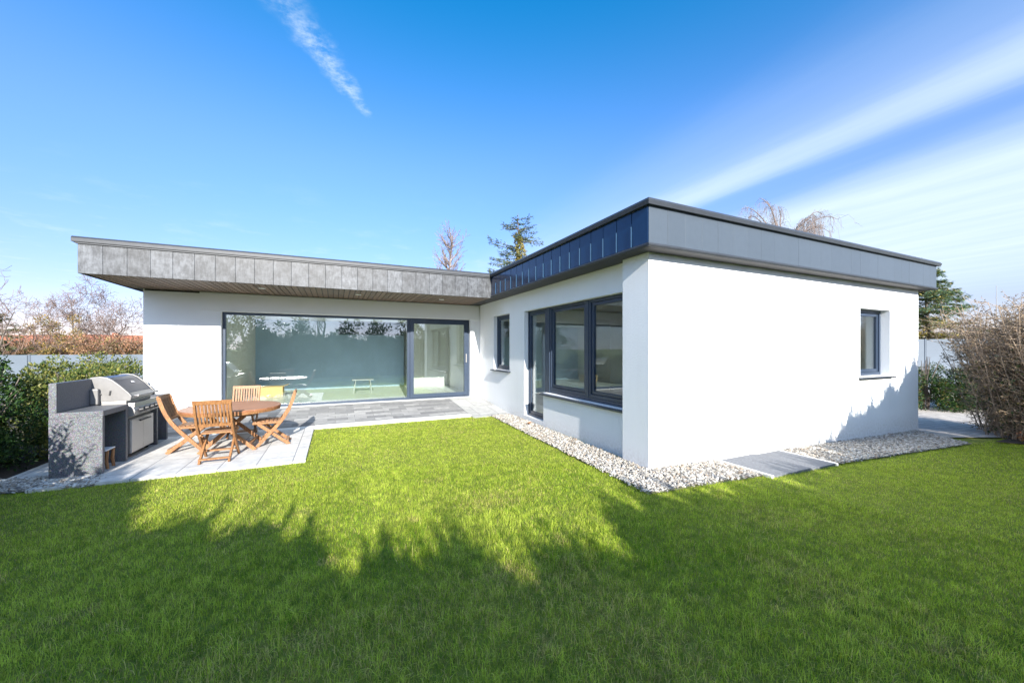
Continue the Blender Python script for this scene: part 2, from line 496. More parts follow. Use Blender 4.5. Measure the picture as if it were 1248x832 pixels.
# pebbles
def icos():
    bm = bmesh.new(); bmesh.ops.create_icosphere(bm, subdivisions=1, radius=1)
    V = np.array([v.co[:] for v in bm.verts]); F = np.array([[v.index for v in f.verts] for f in bm.faces]); bm.free()
    return V, F
IV, IF = icos()
def pebbles(name, quads, dens, rlo, rhi, skip=None):
    P = []
    for q in quads:
        q = np.array(q)
        a1 = 0.5 * abs(np.cross(q[1] - q[0], q[2] - q[0])); a2 = 0.5 * abs(np.cross(q[2] - q[0], q[3] - q[0]))
        for (A, B, C_), ar in (((q[0], q[1], q[2]), a1), ((q[0], q[2], q[3]), a2)):
            n = int(ar * dens)
            u, w = RNG.random((2, n)); s = np.sqrt(u)
            P.append((1 - s)[:, None] * A + (s * (1 - w))[:, None] * B + (s * w)[:, None] * C_)
    P = np.concatenate(P)
    P = P + RNG.normal(0, 0.018, P.shape)
    if skip is not None: P = P[~skip(P)]
    n = len(P)
    r = RNG.uniform(rlo, rhi, n) * (1 + 0.5 * (RNG.random(n) < 0.12))
    ang = RNG.uniform(0, 2 * np.pi, n)
    sc = np.stack([r * RNG.uniform(0.9, 1.35, n), r * RNG.uniform(0.75, 1.0, n), r * RNG.uniform(0.5, 0.75, n)], 1)
    V = IV[None] * sc[:, None]
    V = V * (1 + 0.10 * RNG.normal(0, 1, V.shape[:2])[:, :, None])
    tl = RNG.normal(0, 0.35, n)
    V[..., 2] += V[..., 0] * tl[:, None]
    ca, sa = np.cos(ang)[:, None], np.sin(ang)[:, None]
    X = V[..., 0] * ca - V[..., 1] * sa; Y = V[..., 0] * sa + V[..., 1] * ca
    Z = V[..., 2] + (gz_np(P[:, 0]) + 0.004 + r * 0.45 + RNG.uniform(0, 0.012, n))[:, None]
    V = np.stack([X + P[:, 0, None], Y + P[:, 1, None], Z], -1)
    k = len(IV)
    idx = (np.arange(n)[:, None, None] * k + IF[None]).ravel()
    col = pick_cols(n, [(0.36, 0.335, 0.29), (0.27, 0.24, 0.20), (0.47, 0.45, 0.41), (0.16, 0.15, 0.14), (0.27, 0.21, 0.155)], [0.34, 0.22, 0.26, 0.10, 0.08], 0.12)
    return np_mesh(name, V.reshape(-1, 3), np.full(n * len(IF), 3), idx, np.repeat(col, k, 0), M['pebble'], smooth=True)
def in_slab(P):
    return ((P[:, 0] > 4.68) & (P[:, 0] < 6.14)) | ((P[:, 0] > -2.96) & (P[:, 0] < -2.49) & (P[:, 1] > 6.1)) | (P[:, 1] > 7.86)
tag(pebbles('pebbles', GR, 3600, 0.008, 0.017, in_slab), kind='stuff')
# ------------------------------------------------------------------ house
house = thing('house', 'white rendered flat roofed L shaped bungalow with dark metal roof edge and big windows', 'house', (3.51, 3.53, 0))

def wall(name, axis, pos, thick, u0, u1, z0, z1, holes, mat, parent):
    """wall in the plane axis=pos, growing by `thick` (signed); holes (ua,ub,za,zb); one clean skin with reveals"""
    us = sorted({u0, u1, *[h[0] for h in holes], *[h[1] for h in holes]})
    zs = sorted({z0, z1, *[h[2] for h in holes], *[h[3] for h in holes]})
    us = [u for u in us if u0 <= u <= u1]; zs = [z for z in zs if z0 <= z <= z1]
    def solid(i, j):
        if i < 0 or j < 0 or i >= len(us) - 1 or j >= len(zs) - 1: return False
        uc, zc = (us[i] + us[i + 1]) / 2, (zs[j] + zs[j + 1]) / 2
        return not any(h[0] < uc < h[1] and h[2] < zc < h[3] for h in holes)
    def pt(u, z, d):
        return (pos + d, u, z) if axis == 'x' else (u, pos + d, z)
    mb = MB(); q = lambda *p: mb.add(p, [(0, 1, 2, 3)])
    for i in range(len(us) - 1):
        for j in range(len(zs) - 1):
            if not solid(i, j): continue
            a, b_, c, d = us[i], us[i + 1], zs[j], zs[j + 1]
            for dd in (0, thick):
                q(pt(a, c, dd), pt(b_, c, dd), pt(b_, d, dd), pt(a, d, dd))
            if not solid(i - 1, j): q(pt(a, c, 0), pt(a, d, 0), pt(a, d, thick), pt(a, c, thick))
            if not solid(i + 1, j): q(pt(b_, c, 0), pt(b_, d, 0), pt(b_, d, thick), pt(b_, c, thick))
            if not solid(i, j - 1): q(pt(a, c, 0), pt(b_, c, 0), pt(b_, c, thick), pt(a, c, thick))
            if not solid(i, j + 1): q(pt(a, d, 0), pt(b_, d, 0), pt(b_, d, thick), pt(a, d, thick))
    o = mb.build(name, mat, parent)
    bm = bmesh.new(); bm.from_mesh(o.data)
    bmesh.ops.remove_doubles(bm, verts=bm.verts, dist=1e-5)
    bmesh.ops.recalc_face_normals(bm, faces=bm.faces); bm.to_mesh(o.data); bm.free()
    return o

ZS = 2.695          # soffit
XW = 3.63           # courtyard wall
YL = 9.90           # garden wall of the left wing
FX = 3.31           # courtyard fascia
FY = 3.33           # end fascia
FL = 8.25           # left wing fascia
XE = 10.85          # far end of the right wing wall
wall('wall', 'y', 3.53, 0.3, 3.51, XE, -0.5, ZS, [(8.55, 9.66, 1.0, 2.235)], M['render'], house)
wall('wall', 'x', XW, 0.3, 3.83, YL + 0.3, -0.3, ZS, [(6.36, 7.17, 0.10, 2.295), (4.02, 6.36, 0.66, 2.295), (7.92, 8.88, 1.0, 2.32)], M['render'], house)
MB().box(3.51, 3.8305, -0.3, XW - 0.001, 4.0, ZS).build('pier', M['render'], house)
wall('wall', 'y', YL, 0.3, -3.45, XW - 0.001, -0.3, ZS, [(-2.2, 3.36, 0.19, 2.295)], M['plaster'], house)
wall('wall', 'x', -3.45, 0.3, YL + 0.301, 14.2, -0.3, ZS, [], M['render'], house)
wall('wall', 'x', XE - 0.3, 0.299, 3.831, 14.2, -0.5, ZS, [], M['render'], house)
wall('wall', 'y', 14.2, 0.3, -3.45, XE, -0.5, ZS, [], M['render'], house)
MB().box(-2.55, YL - 0.035, 2.30, XW - 0.04, YL - 0.001, ZS - 0.02).build('lintel_panel', M['plaster'], house, bevel=0.004)

# roof
mb = MB(); mb.box(FX + 0.06, FY + 0.06, 2.95, 11.02, 14.5, 3.19); mb.box(-3.59, FL + 0.06, 2.955, FX + 0.06, 14.5, 3.185)
roof = mb.build('roof', M['roofing'], house)
# soffit boards
mb = MB(); x = -3.6
while x < 3.3:
    w = 0.105
    k = random.uniform(0.75, 1.15)
    base = (0.20 * k, 0.135 * k, 0.095 * k)
    mb.box(x, FL + 0.025, ZS, x + w - 0.016, YL - 0.002, ZS + 0.03, base)
    x += w
mb.box(-3.6, FL + 0.025, ZS + 0.012, 3.3, YL + 4.2, ZS + 0.028, (0.01, 0.01, 0.01))
sof = mb.build('soffit', M['soffit'], house)
mb = MB()
mb.box(FX + 0.02, FY + 0.02, ZS, XW - 0.002, YL - 0.002, ZS + 0.02, (0.03, 0.03, 0.032))
mb.box(XW, FY + 0.02, ZS + 0.001, 11.0, 3.6, ZS + 0.021, (0.03, 0.03, 0.032))
mb.box(XE - 0.1, 3.62, ZS + 0.001, 11.0, 14.4, ZS + 0.021, (0.03, 0.03, 0.032))
mb.build('soffit', M['soffit'], house)
mb = MB(); mb.box(-3.43, YL - 0.004, ZS - 0.035, -2.56, YL - 0.001, ZS - 0.002); mb.build('shadow_gap', M['black'], house)
# downlights
for x, y in ((-1.31, 8.85), (0.46, 9.0), (2.33, 9.03)):
    mb = MB(); mb.tube([(x, y, ZS - 0.008), (x, y, ZS + 0.01)], 0.062, 20)
    d = mb.build('downlight', M['white_paint'], house)
    MB().tube([(x, y, ZS - 0.0105), (x, y, ZS - 0.0085)], 0.045, 20).build('lamp_glass', M['lamp'], d)

# fascias: a backing and plates
def plates(axis, pos, out, u0, u1, z0, z1, pitch, gap, jit, name, mat, lip=0.0, extra=None):
    mb = MB()
    if extra: extra(mb)
    n = max(1, round((u1 - u0) / pitch)); w = (u1 - u0) / n
    for i in range(n):
        a, b_ = u0 + i * w + gap / 2, u0 + (i + 1) * w - gap / 2
        k = 1 + random.uniform(-jit, jit)
        o = out * random.uniform(0.85, 1.15)
        if axis == 'y': mb.box(a, pos - o, z0, b_, pos + 0.012, z1, (k, k, k))
        else: mb.box(pos - o, a, z0, pos + 0.012, b_, z1, (k, k, k))
    return mb.build(name, mat, house, bevel=0.002)
ZT = 3.17
def glint_seams(mb):
    n = round((FL - 0.03 - FY) / 0.27); w = (FL - 0.03 - FY) / n
    for i in range(1, n):
        y = FY + i * w
        mb.box(FX - 0.024, y - 0.004, ZS + 0.045, FX - 0.001, y + 0.004, ZS + 0.30, (5, 2.4, 1.6))  # seam ridges only low down, reflected light put into their pale colour
plates('y', FL, 0.012, -3.65, FX - 0.002, ZS - 0.01, ZT, 0.29, 0.004, 0.24, 'fascia', M['zinc_grey'])
plates('x', FX, 0.010, FY, FL - 0.03, ZS + 0.045, ZT, 0.27, 0.008, 0.08, 'fascia', M['zinc_sky'], extra=glint_seams)
plates('y', FY, 0.006, FX, 11.03, ZS + 0.045, ZT, 0.295, 0.0008, 0.035, 'fascia', M['zinc_blue'])
plates('x', -3.65, 0.004, FL + 0.014, 14.5, ZS - 0.01, ZT, 0.29, 0.007, 0.16, 'fascia', M['zinc_grey'])
MB().box(11.035, FY + 0.01, ZS, 11.05, 14.5, ZT).build('fascia', M['trim'], house)
# top cap with drip edge
mb = MB()
capprof = lambda s: [(0.05 * -1, ZT), (-0.05, ZT + 0.06), (-0.035, ZT + 0.085), (0.18, ZT + 0.075), (0.18, ZT)]
mb.prism([(FL - 0.05, ZT), (FL - 0.05, ZT + 0.055), (FL - 0.03, ZT + 0.085), (FL + 0.18, ZT + 0.07), (FL + 0.18, ZT)], -3.71, FX + 0.1, 'x')
mb.build('roof_cap', M['trim'], house)
mb = MB()
def ring(off, z):
    return [(FX - off, FL + 0.1, z), (FX - off, FY - off, z), (11.05 + off, FY - off, z), (11.05 + off, 14.5, z)]
prof = [(0.05, ZT + 0.001), (0.062, ZT + 0.045), (0.045, ZT + 0.075), (0.012, ZT + 0.092), (-0.18, ZT + 0.078), (-0.18, ZT + 0.001)]
vs = []
for off, z in prof: vs += ring(off, z)
fs = []
for i in range(len(prof)):
    j = (i + 1) % len(prof)
    for k in range(3): fs.append((i * 4 + k, i * 4 + k + 1, j * 4 + k + 1, j * 4 + k))
mb.add(vs, fs); mb.build('roof_cap', M['trim_top'], house)
mb = MB()
mb.prism([(FL - 0.034, ZT - 0.025), (FL - 0.034, ZT - 0.001), (FL + 0.01, ZT - 0.001), (FL + 0.01, ZT - 0.025)], -3.67, FX - 0.03, 'x')
mb.build('roof_cap_drip', M['trim'], house)
# rolled lower edge of the right wing
mb = MB(); rr = 0.024
mb.tube([(FX - 0.004, FL - 0.02, ZS + 0.02), (FX - 0.004, FY - 0.004, ZS + 0.02)], rr, 10)
mb.tube([(FX - 0.004 - 0.02, FY - 0.004, ZS + 0.02), (11.05, FY - 0.004, ZS + 0.02)], rr, 10)
mb.build('fascia_bead', M['trim'], house, smooth=False)

# --- windows and doors: frames in the wall opening
def frame_rect(mb, axis, pos, d, u0, u1, z0, z1, t):
    """rectangular frame ring from pos to pos+d"""
    def bx(a, b_, c, e):
        if axis == 'x': mb.box(pos, a, c, pos + d, b_, e)
        else: mb.box(a, pos, c, b_, pos + d, e)
    bx(u0, u0 + t, z0, z1); bx(u1 - t, u1, z0, z1)
    bx(u0 + t, u1 - t, z0, z0 + t); bx(u0 + t, u1 - t, z1 - t, z1)
def pane(axis, pos, u0, u1, z0, z1, parent):
    mb = MB()
    if axis == 'x': mb.box(pos, u0, z0, pos + 0.012, u1, z1)
    else: mb.box(u0, pos, z0, u1, pos + 0.012, z1)
    return mb.build('pane', M['glass'], parent)
def sash(axis, pos, u0, u1, z0, z1, t1, t2, name='window', handle=None, d=0.07):
    mb = MB(); frame_rect(mb, axis, pos, d, u0, u1, z0, z1, t1)
    f = mb.build(name, M['frame'], house, bevel=0.004)
    mb = MB(); frame_rect(mb, axis, pos + 0.018, d - 0.02, u0 + t1 + 0.004, u1 - t1 - 0.004, z0 + t1 + 0.004, z1 - t1 - 0.004, t2)
    mb.build('sash', M['frame'], f, bevel=0.004)
    e = t1 + t2
    pane(axis, pos + 0.04, u0 + e - 0.005, u1 - e + 0.005, z0 + e - 0.005, z1 - e + 0.005, f)
    if handle is not None:
        u, z = handle
        mb = MB()
        if axis == 'x': mb.box(pos - 0.03, u - 0.012, z - 0.07, pos - 0.005, u + 0.012, z + 0.07)
        else: mb.box(u - 0.012, pos - 0.035, z - 0.07, u + 0.012, pos - 0.002, z + 0.07)
        mb.build('handle', M['steel'], f, bevel=0.004)
    return f
# courtyard glazing
XG = XW + 0.09
dr = sash('x', XG, 6.38, 7.17, 0.10, 2.293, 0.045, 0.05, 'glazed_door')
MB().box(XG - 0.05, 6.362, 0.02, XG + 0.1, 7.168, 0.098).build('threshold', M['sill'], dr, bevel=0.004)
MB().box(XG - 0.012, 6.26, 0.66, XG + 0.085, 6.379, 2.294).build('window_post', M['frame'], house, bevel=0.004)
MB().box(XG + 0.0, 4.02, 0.662, XG + 0.07, 6.258, 0.72).build('window_post', M['frame'], house, bevel=0.004)
w1 = sash('x', XG, 5.085, 6.258, 0.722, 2.293, 0.05, 0.05)
w2 = sash('x', XG, 4.022, 5.035, 0.722, 2.293, 0.05, 0.05)
MB().box(XG - 0.008, 5.036, 0.722, XG + 0.075, 5.084, 2.293).build('window_post', M['frame'], house)
MB().prism([(XW - 0.06, 0.615), (XG + 0.0, 0.635), (XG + 0.0, 0.661), (XW - 0.06, 0.641)], 4.002, 6.42, 'y').build('window_sill', M['sill'], house, bevel=0.003)
w3 = sash('x', XG, 7.925, 8.875, 1.0, 2.315, 0.05, 0.05)
MB().prism([(XW - 0.075, 0.955), (XG + 0.0, 0.975), (XG + 0.0, 1.001), (XW - 0.075, 0.981)], 7.86, 8.94, 'y').build('window_sill', M['sill'], house, bevel=0.003)
# end wall window
YG = 3.53 + 0.14
w4 = sash('y', YG, 8.55, 9.66, 1.0, 2.235, 0.055, 0.055)
MB().prism([(3.53 - 0.07, 0.955), (YG, 0.975), (YG, 1.001), (3.53 - 0.07, 0.981)], 8.50, 9.72, 'x').build('window_sill', M['sill'], house, bevel=0.003)
# big garden glazing of the left wing
YD = YL + 0.12
big = MB(); frame_rect(big, 'y', YD, 0.09, -2.2, 1.74, 0.19, 2.295, 0.055)
bigf = big.build('fixed_window', M['frame'], house, bevel=0.004)
pane('y', YD + 0.04, -2.15, 1.69, 0.24, 2.245, bigf)
sd = MB(); frame_rect(sd, 'y', YD, 0.09, 1.742, 3.36, 0.19, 2.295, 0.06)
sdf = sd.build('sliding_door', M['frame'], house, bevel=0.004)
mb = MB(); frame_rect(mb, 'y', YD - 0.035, 0.06, 1.76, 3.30, 0.235, 2.245, 0.09); mb.build('sash', M['frame'], sdf, bevel=0.004)
pane('y', YD - 0.01, 1.84, 3.22, 0.315, 2.165, sdf)
MB().box(3.245, YD - 0.075, 1.13, 3.27, YD - 0.036, 1.36).build('handle', M['steel'], sdf, bevel=0.004)
MB().box(-2.2, YL - 0.05, 0.12, 3.40, YD - 0.04, 0.192).build('threshold', M['kerb'], house, bevel=0.004)
# sockets on the courtyard wall
for z in (1.10, 0.40):
    o = MB().box(XW - 0.012, 9.70, z - 0.04, XW, 9.77, z + 0.04).build('wall_socket', M['white_paint'], house, bevel=0.006)

# --- interior
def inner(x0, y0, z0, x1, y1, z1, mat, name):
    return MB().box(x0, y0, z0, x1, y1, z1).build(name, M[mat], house)
inner(-3.14, YL + 0.3, 0.10, 3.9, 14.19, 0.185, 'inside_floor', 'room_floor')
inner(-3.14, YL + 0.301, 2.42, 3.9, 14.19, 2.6, 'inside_white', 'room_ceiling')
inner(-2.45, YL + 0.302, 0.186, -2.25, 14.17, 2.419, 'inside_white', 'partition_wall')
inner(-2.249, 14.05, 0.186, 2.25, 14.17, 2.419, 'inside_dark', 'partition_wall')
inner(2.251, 13.4, 0.186, 3.72, 13.6, 2.419, 'inside_white', 'partition_wall')
inner(3.721, YL + 0.303, 0.186, 3.88, 13.9, 2.418, 'inside_white', 'partition_wall')
mb = MB(); frame_rect(mb, 'y', 13.36, 0.038, 2.75, 3.35, 0.187, 2.1, 0.05); mb.build('inside_door', M['inside_white'], house, bevel=0.003)
inner(3.94, 3.84, 0.02, 10.5, 9.88, 0.11, 'inside_floor', 'room_floor')
inner(3.94, 3.84, 2.42, 10.5, 9.87, 2.6, 'inside_white', 'room_ceiling')
inner(8.0, 5.2, 0.111, 8.15, 9.86, 2.419, 'inside_white', 'partition_wall')
inner(3.94, 9.7, 0.112, 8.0, 9.86, 2.419, 'inside_white', 'partition_wall')
inner(3.945, 7.45, 0.112, 5.4, 7.57, 2.418, 'inside_white', 'partition_wall')
inner(8.2, 5.6, 0.112, 10.4, 5.7, 2.418, 'inside_white', 'partition_wall')

# kitchen cupboards on the back wall, seen through the glass
kt = thing('wall_cupboard', 'long dark wall cupboard high up in the room behind the big window', 'cupboard', (1.15, 14.0, 1.98))
MB().box(0.12, 13.72, 1.98, 2.2, 14.045, 2.30).build('carcass', M['kitchen'], kt, bevel=0.003)
for i in range(4): MB().box(0.13 + i * 0.52, 13.695, 1.99, 0.635 + i * 0.52, 13.717, 2.29).build('door', M['kitchen'], kt, bevel=0.003)

cb = thing('cardboard_box', 'open cardboard box standing on the floor behind the big window', 'box', (-1.6, 12.4, 0.187))
MB().box(-1.9, 12.2, 0.187, -1.32, 12.6, 0.46).build('carton', M['card'], cb, bevel=0.004)
mb = MB(); mb.bar((-1.32, 12.4, 0.46), (-1.2, 12.4, 0.50), 0.38, 0.006, (0, 1, 0)); mb.build('flap', M['card'], cb)
tb = thing('side_table', 'small pale grey side table inside the room behind the big window', 'table', (0.75, 12.3, 0.187))
MB().box(0.45, 12.1, 0.56, 1.05, 12.5, 0.585).build('table_top', M['grey_paint'], tb, bevel=0.004)
for sx in (0.5, 1.0):
    for sy in (12.14, 12.46):
        MB().tube([(sx, sy, 0.187), (sx + (0.75 - sx) * 0.2, sy, 0.559)], 0.014, 8).build('leg', M['grey_paint'], tb)

# ------------------------------------------------------------------ barbecue counter
X0, X1, Y0 = -2.95, -2.50, 6.12
bc = thing('barbecue_counter', 'speckled grey granite outdoor kitchen counter with upstand standing on the patio edge', 'counter', (-2.72, 6.9, 0.0))
MB().box(X0, Y0, 0.0, X1, Y0 + 0.05, 0.70).build('side_panel', M['granite'], bc, bevel=0.003)
MB().box(X0 + 0.002, Y0 + 0.0, 0.7015, X1 + 0.003, 6.74, 0.765).build('counter_top', M['granite'], bc, bevel=0.004)
MB().box(X0 + 0.002, 6.68, 0.02, X1 - 0.004, 6.735, 0.70).build('side_panel', M['granite'], bc, bevel=0.003)
MB().box(X0 + 0.002, 7.64, 0.02, X1 - 0.004, 7.69, 0.70).build('side_panel', M['granite'], bc, bevel=0.003)
MB().box(X0 + 0.002, 8.02, 0.02, X1 - 0.004, 8.07, 0.70).build('side_panel', M['granite'], bc, bevel=0.003)
MB().box(X0 + 0.002, 7.62, 0.7015, X1 + 0.003, 8.09, 0.765).build('counter_top', M['granite'], bc, bevel=0.004)
MB().box(X0, Y0, 0.7665, X0 + 0.065, 8.09, 1.105).build('upstand', M['granite'], bc, bevel=0.003)
MB().box(X0, Y0 + 0.051, 0.02, X0 + 0.03, 8.07, 0.70).build('back_panel', M['granite'], bc)
for bx_ in ((X1 - 0.003, Y0 + 0.004, 0.0, X1 + 0.001, Y0 + 0.046, 0.699), (X1 + 0.0035, Y0 + 0.004, 0.704, X1 + 0.0055, 6.736, 0.762),
            (X1 - 0.0035, 6.683, 0.02, X1 - 0.001, 6.731, 0.699), (X1 + 0.0035, 7.624, 0.704, X1 + 0.0055, 8.086, 0.762), (X0 + 0.0655, Y0 + 0.02, 0.77, X0 + 0.067, 6.9, 1.1)):
    MB().box(*bx_).build('cut_edge', M['granite_edge'], bc)
# small thing in the niche
st = thing('wooden_stool', 'small wooden stool with a pale top tucked inside the granite counter niche', 'stool', (-2.62, 6.4, 0.02))
for dy in (6.34, 6.48):
    for s in (-1, 1):
        pts = [(-2.6 + s * 0.06, dy, 0.02), (-2.6 + s * 0.045, dy, 0.12), (-2.6 + s * 0.055, dy, 0.245)]
        MB().tube(pts, [0.016, 0.019, 0.017], 8).build('leg', M['teak'], st)
MB().box(-2.70, 6.30, 0.246, -2.54, 6.52, 0.262).build('seat', M['white_paint'], st, bevel=0.006)

# ------------------------------------------------------------------ gas barbecue
GY0, GY1 = 6.82, 7.56
gb = thing('gas_barbecue', 'stainless gas barbecue with dark hood window built into the granite counter', 'barbecue', (-2.7, 7.2, 0.02))
MB().box(-2.9, GY0 + 0.03, 0.075, -2.53, GY1 - 0.03, 0.55).build('cabinet', M['cast'], gb, bevel=0.006)
mb = MB(); mb.box(-2.92, GY0, 0.551, -2.55, GY1, 0.80); mb.build('burner_box', M['steel'], gb, bevel=0.006)
for y0, y1 in ((GY0 + 0.035, 7.186), (7.192, GY1 - 0.035)):
    d = MB().box(-2.529, y0, 0.085, -2.505, y1, 0.535).build('door', M['steel_warm'], gb, bevel=0.004)
hb = MB(); hb.tube([(-2.478, 7.03, 0.50), (-2.478, 7.35, 0.50)], 0.011, 8)
for y in (7.06, 7.32): hb.tube([(-2.478, y, 0.50), (-2.505, y, 0.50)], 0.007, 6)
hb.build('door_handle', M['black'], gb)
mb = MB()
mb.prism([(-2.55, 0.56), (-2.462, 0.60), (-2.45, 0.66), (-2.475, 0.715), (-2.55, 0.745)], GY0 - 0.02, GY1 + 0.03, 'y')
cp = mb.build('control_panel', M['steel'], gb, bevel=0.008)
for y in (6.95, 7.12, 7.29, 7.44):
    k = MB(); k.tube([(-2.462, y, 0.655), (-2.437, y, 0.662), (-2.412, y, 0.668)], [0.034, 0.03, 0.024], 14)
    ko = k.build('knob', M['black'], gb)
    kr = MB(); kr.tube([(-2.468, y, 0.653), (-2.452, y, 0.657)], 0.043, 16); kr.build('bezel', M['steel'], ko)
MB().box(-2.545, GY0 + 0.02, 0.70, -2.47, GY1, 0.765).build('drip_shelf', M['steel'], gb, bevel=0.006)
# hood: profile in x,z
hp = [(-2.92, 0.801), (-2.505, 0.801), (-2.49, 0.86), (-2.52, 0.905), (-2.60, 1.00), (-2.685, 1.085), (-2.74, 1.12), (-2.81, 1.135), (-2.90, 1.125), (-2.92, 1.08)]
mb = MB(); up = [(-2.693, 1.081), (-2.745, 1.112), (-2.81, 1.126), (-2.90, 1.117), (-2.912, 1.08), (-2.912, 0.901), (-2.701, 0.901)]
mb.prism(up, GY0 + 0.0312, GY1 - 0.0312, 'y'); hood = mb.build('hood', M['sill'], gb)
for ya, yb in ((GY0 - 0.01, GY0 + 0.03), (GY1 - 0.03, GY1 + 0.01)):
    MB().prism(hp, ya, yb, 'y').build('hood_side', M['cast'], hood, bevel=0.008)
mb = MB(); inset = [(-2.91, 0.815), (-2.512, 0.812), (-2.50, 0.862), (-2.53, 0.90), (-2.91, 0.90)]
mb.prism(inset, GY0 + 0.031, GY1 - 0.031, 'y'); mb.build('hood_rim', M['steel'], hood, bevel=0.003)
mb = MB(); up = [(-2.535, 0.902), (-2.608, 0.995), (-2.692, 1.079), (-2.70, 1.06), (-2.70, 0.902)]
mb.prism(up, GY0 + 0.031, GY1 - 0.031, 'y'); mb.build('hood_front', M['enamel'], hood)
# hood badge: three small pale strokes
bd = MB(); n_ = Vector((0.709, 0, 0.705)); d_ = Vector((-0.705, 0, 0.709))
c0 = Vector((-2.64, 7.24, 1.032)) + n_ * 0.004
for (a0, b0, a1, b1) in ((-0.045, -0.008, -0.02, 0.014), (-0.045, -0.008, -0.008, -0.008), (-0.02, 0.014, -0.02, -0.016), (0.005, 0.014, 0.005, -0.012), (0.005, -0.012, 0.045, -0.012), (0.022, 0.004, 0.03, -0.01)):
    p0 = c0 + Vector((0, a0, 0)) + d_ * b0; p1 = c0 + Vector((0, a1, 0)) + d_ * b1
    bd.bar(p0, p1, 0.008, 0.003, d_ if abs(b1 - b0) < 0.005 else (0, 1, 0))
bd.build('badge', M['white_paint'], hood)
hh = MB(); hh.tube([(-2.452, GY0 + 0.06, 0.865), (-2.452, GY1 - 0.06, 0.865)], 0.013, 8)
for y in (GY0 + 0.09, GY1 - 0.09): hh.tube([(-2.452, y, 0.865), (-2.50, y, 0.86)], 0.008, 6)
hh.build('handle', M['steel'], hood)
mb = MB(); mb.tube([(-2.80, GY0 - 0.012, 0.90), (-2.80, GY0 - 0.03, 0.905)], 0.012, 8); mb.build('hinge', M['black'], hood); mb = MB(); mb.bar((-2.71, GY0 - 0.018, 0.885), (-2.70, GY0 - 0.018, 0.945), 0.014, 0.01, (1, 0, 0))
mb.build('latch', M['black'], hood)
MB().box(-2.99 + 0.105, GY0 - 0.07, 0.767, -2.80, GY0 - 0.014, 0.98).build('side_tray', M['cast'], gb, bevel=0.02)
for y in (GY0 + 0.06, GY1 - 0.06):
    for x in (-2.85, -2.58):
        MB().tube([(x, y - 0.012, 0.048), (x, y + 0.012, 0.048)], 0.028, 12).build('wheel', M['black'], gb)

# ------------------------------------------------------------------ teak table and chairs
TC = (-1.40, 6.96); TZ = 0.022
tt = thing('garden_table', 'round slatted teak garden table with folding legs on the patio', 'table', (*TC, TZ))
mb = MB(); Rr = 0.62; nb = 11; w = 2 * Rr / nb
for i in range(nb):
    a, b_ = -Rr + i * w + 0.004, -Rr + (i + 1) * w - 0.004
    up, dn = [], []
    for k in range(7):
        y = a + (b_ - a) * k / 6
        x = math.sqrt(max(0, Rr * Rr - y * y)); up.append((TC[0] + x, TC[1] + y)); dn.append((TC[0] - x, TC[1] + y))
    kk = random.uniform(0.85, 1.15)
    mb.prism(up + dn[::-1], 0.605, 0.635, 'z', (kk, kk, kk))
mb.build('table_top', M['teak_top'], tt, bevel=0.003)
mb = MB()
for k in range(40):
    t0, t1 = 2 * math.pi * k / 40, 2 * math.pi * (k + 1) / 40
    q = [(TC[0] + r * math.cos(t), TC[1] + r * math.sin(t)) for r, t in ((Rr - 0.06, t0), (Rr - 0.004, t0), (Rr - 0.004, t1), (Rr - 0.06, t1))]
    mb.prism(q, 0.575, 0.604, 'z')
mb.bar((TC[0], TC[1] - 0.5, 0.588), (TC[0], TC[1] + 0.5, 0.588), 0.06, 0.03); mb.bar((TC[0] - 0.3, TC[1] - 0.45, 0.586), (TC[0] - 0.3, TC[1] + 0.45, 0.586), 0.05, 0.028); mb.bar((TC[0] + 0.3, TC[1] - 0.45, 0.586), (TC[0] + 0.3, TC[1] + 0.45, 0.586), 0.05, 0.028)
mb.build('apron', M['teak'], tt)
for sy in (-0.3, 0.3):
    for s in (-1, 1):
        off = 0.018 * s
        MB().bar((TC[0] - s * 0.34, TC[1] + sy + off, TZ), (TC[0] + s * 0.24, TC[1] + sy + off, 0.574), 0.032, 0.05, (0, 1, 0)).build('leg', M['teak'], tt, bevel=0.003)
mb = MB()
for s in (-1, 1): mb.bar((TC[0] - s * 0.26, TC[1] - 0.3, 0.10), (TC[0] - s * 0.26, TC[1] + 0.3, 0.10), 0.04, 0.025)
mb.bar((TC[0] + 0.0, TC[1] - 0.3, 0.31), (TC[0] + 0.0, TC[1] + 0.3, 0.31), 0.03, 0.03)
mb.build('stretcher', M['teak'], tt)

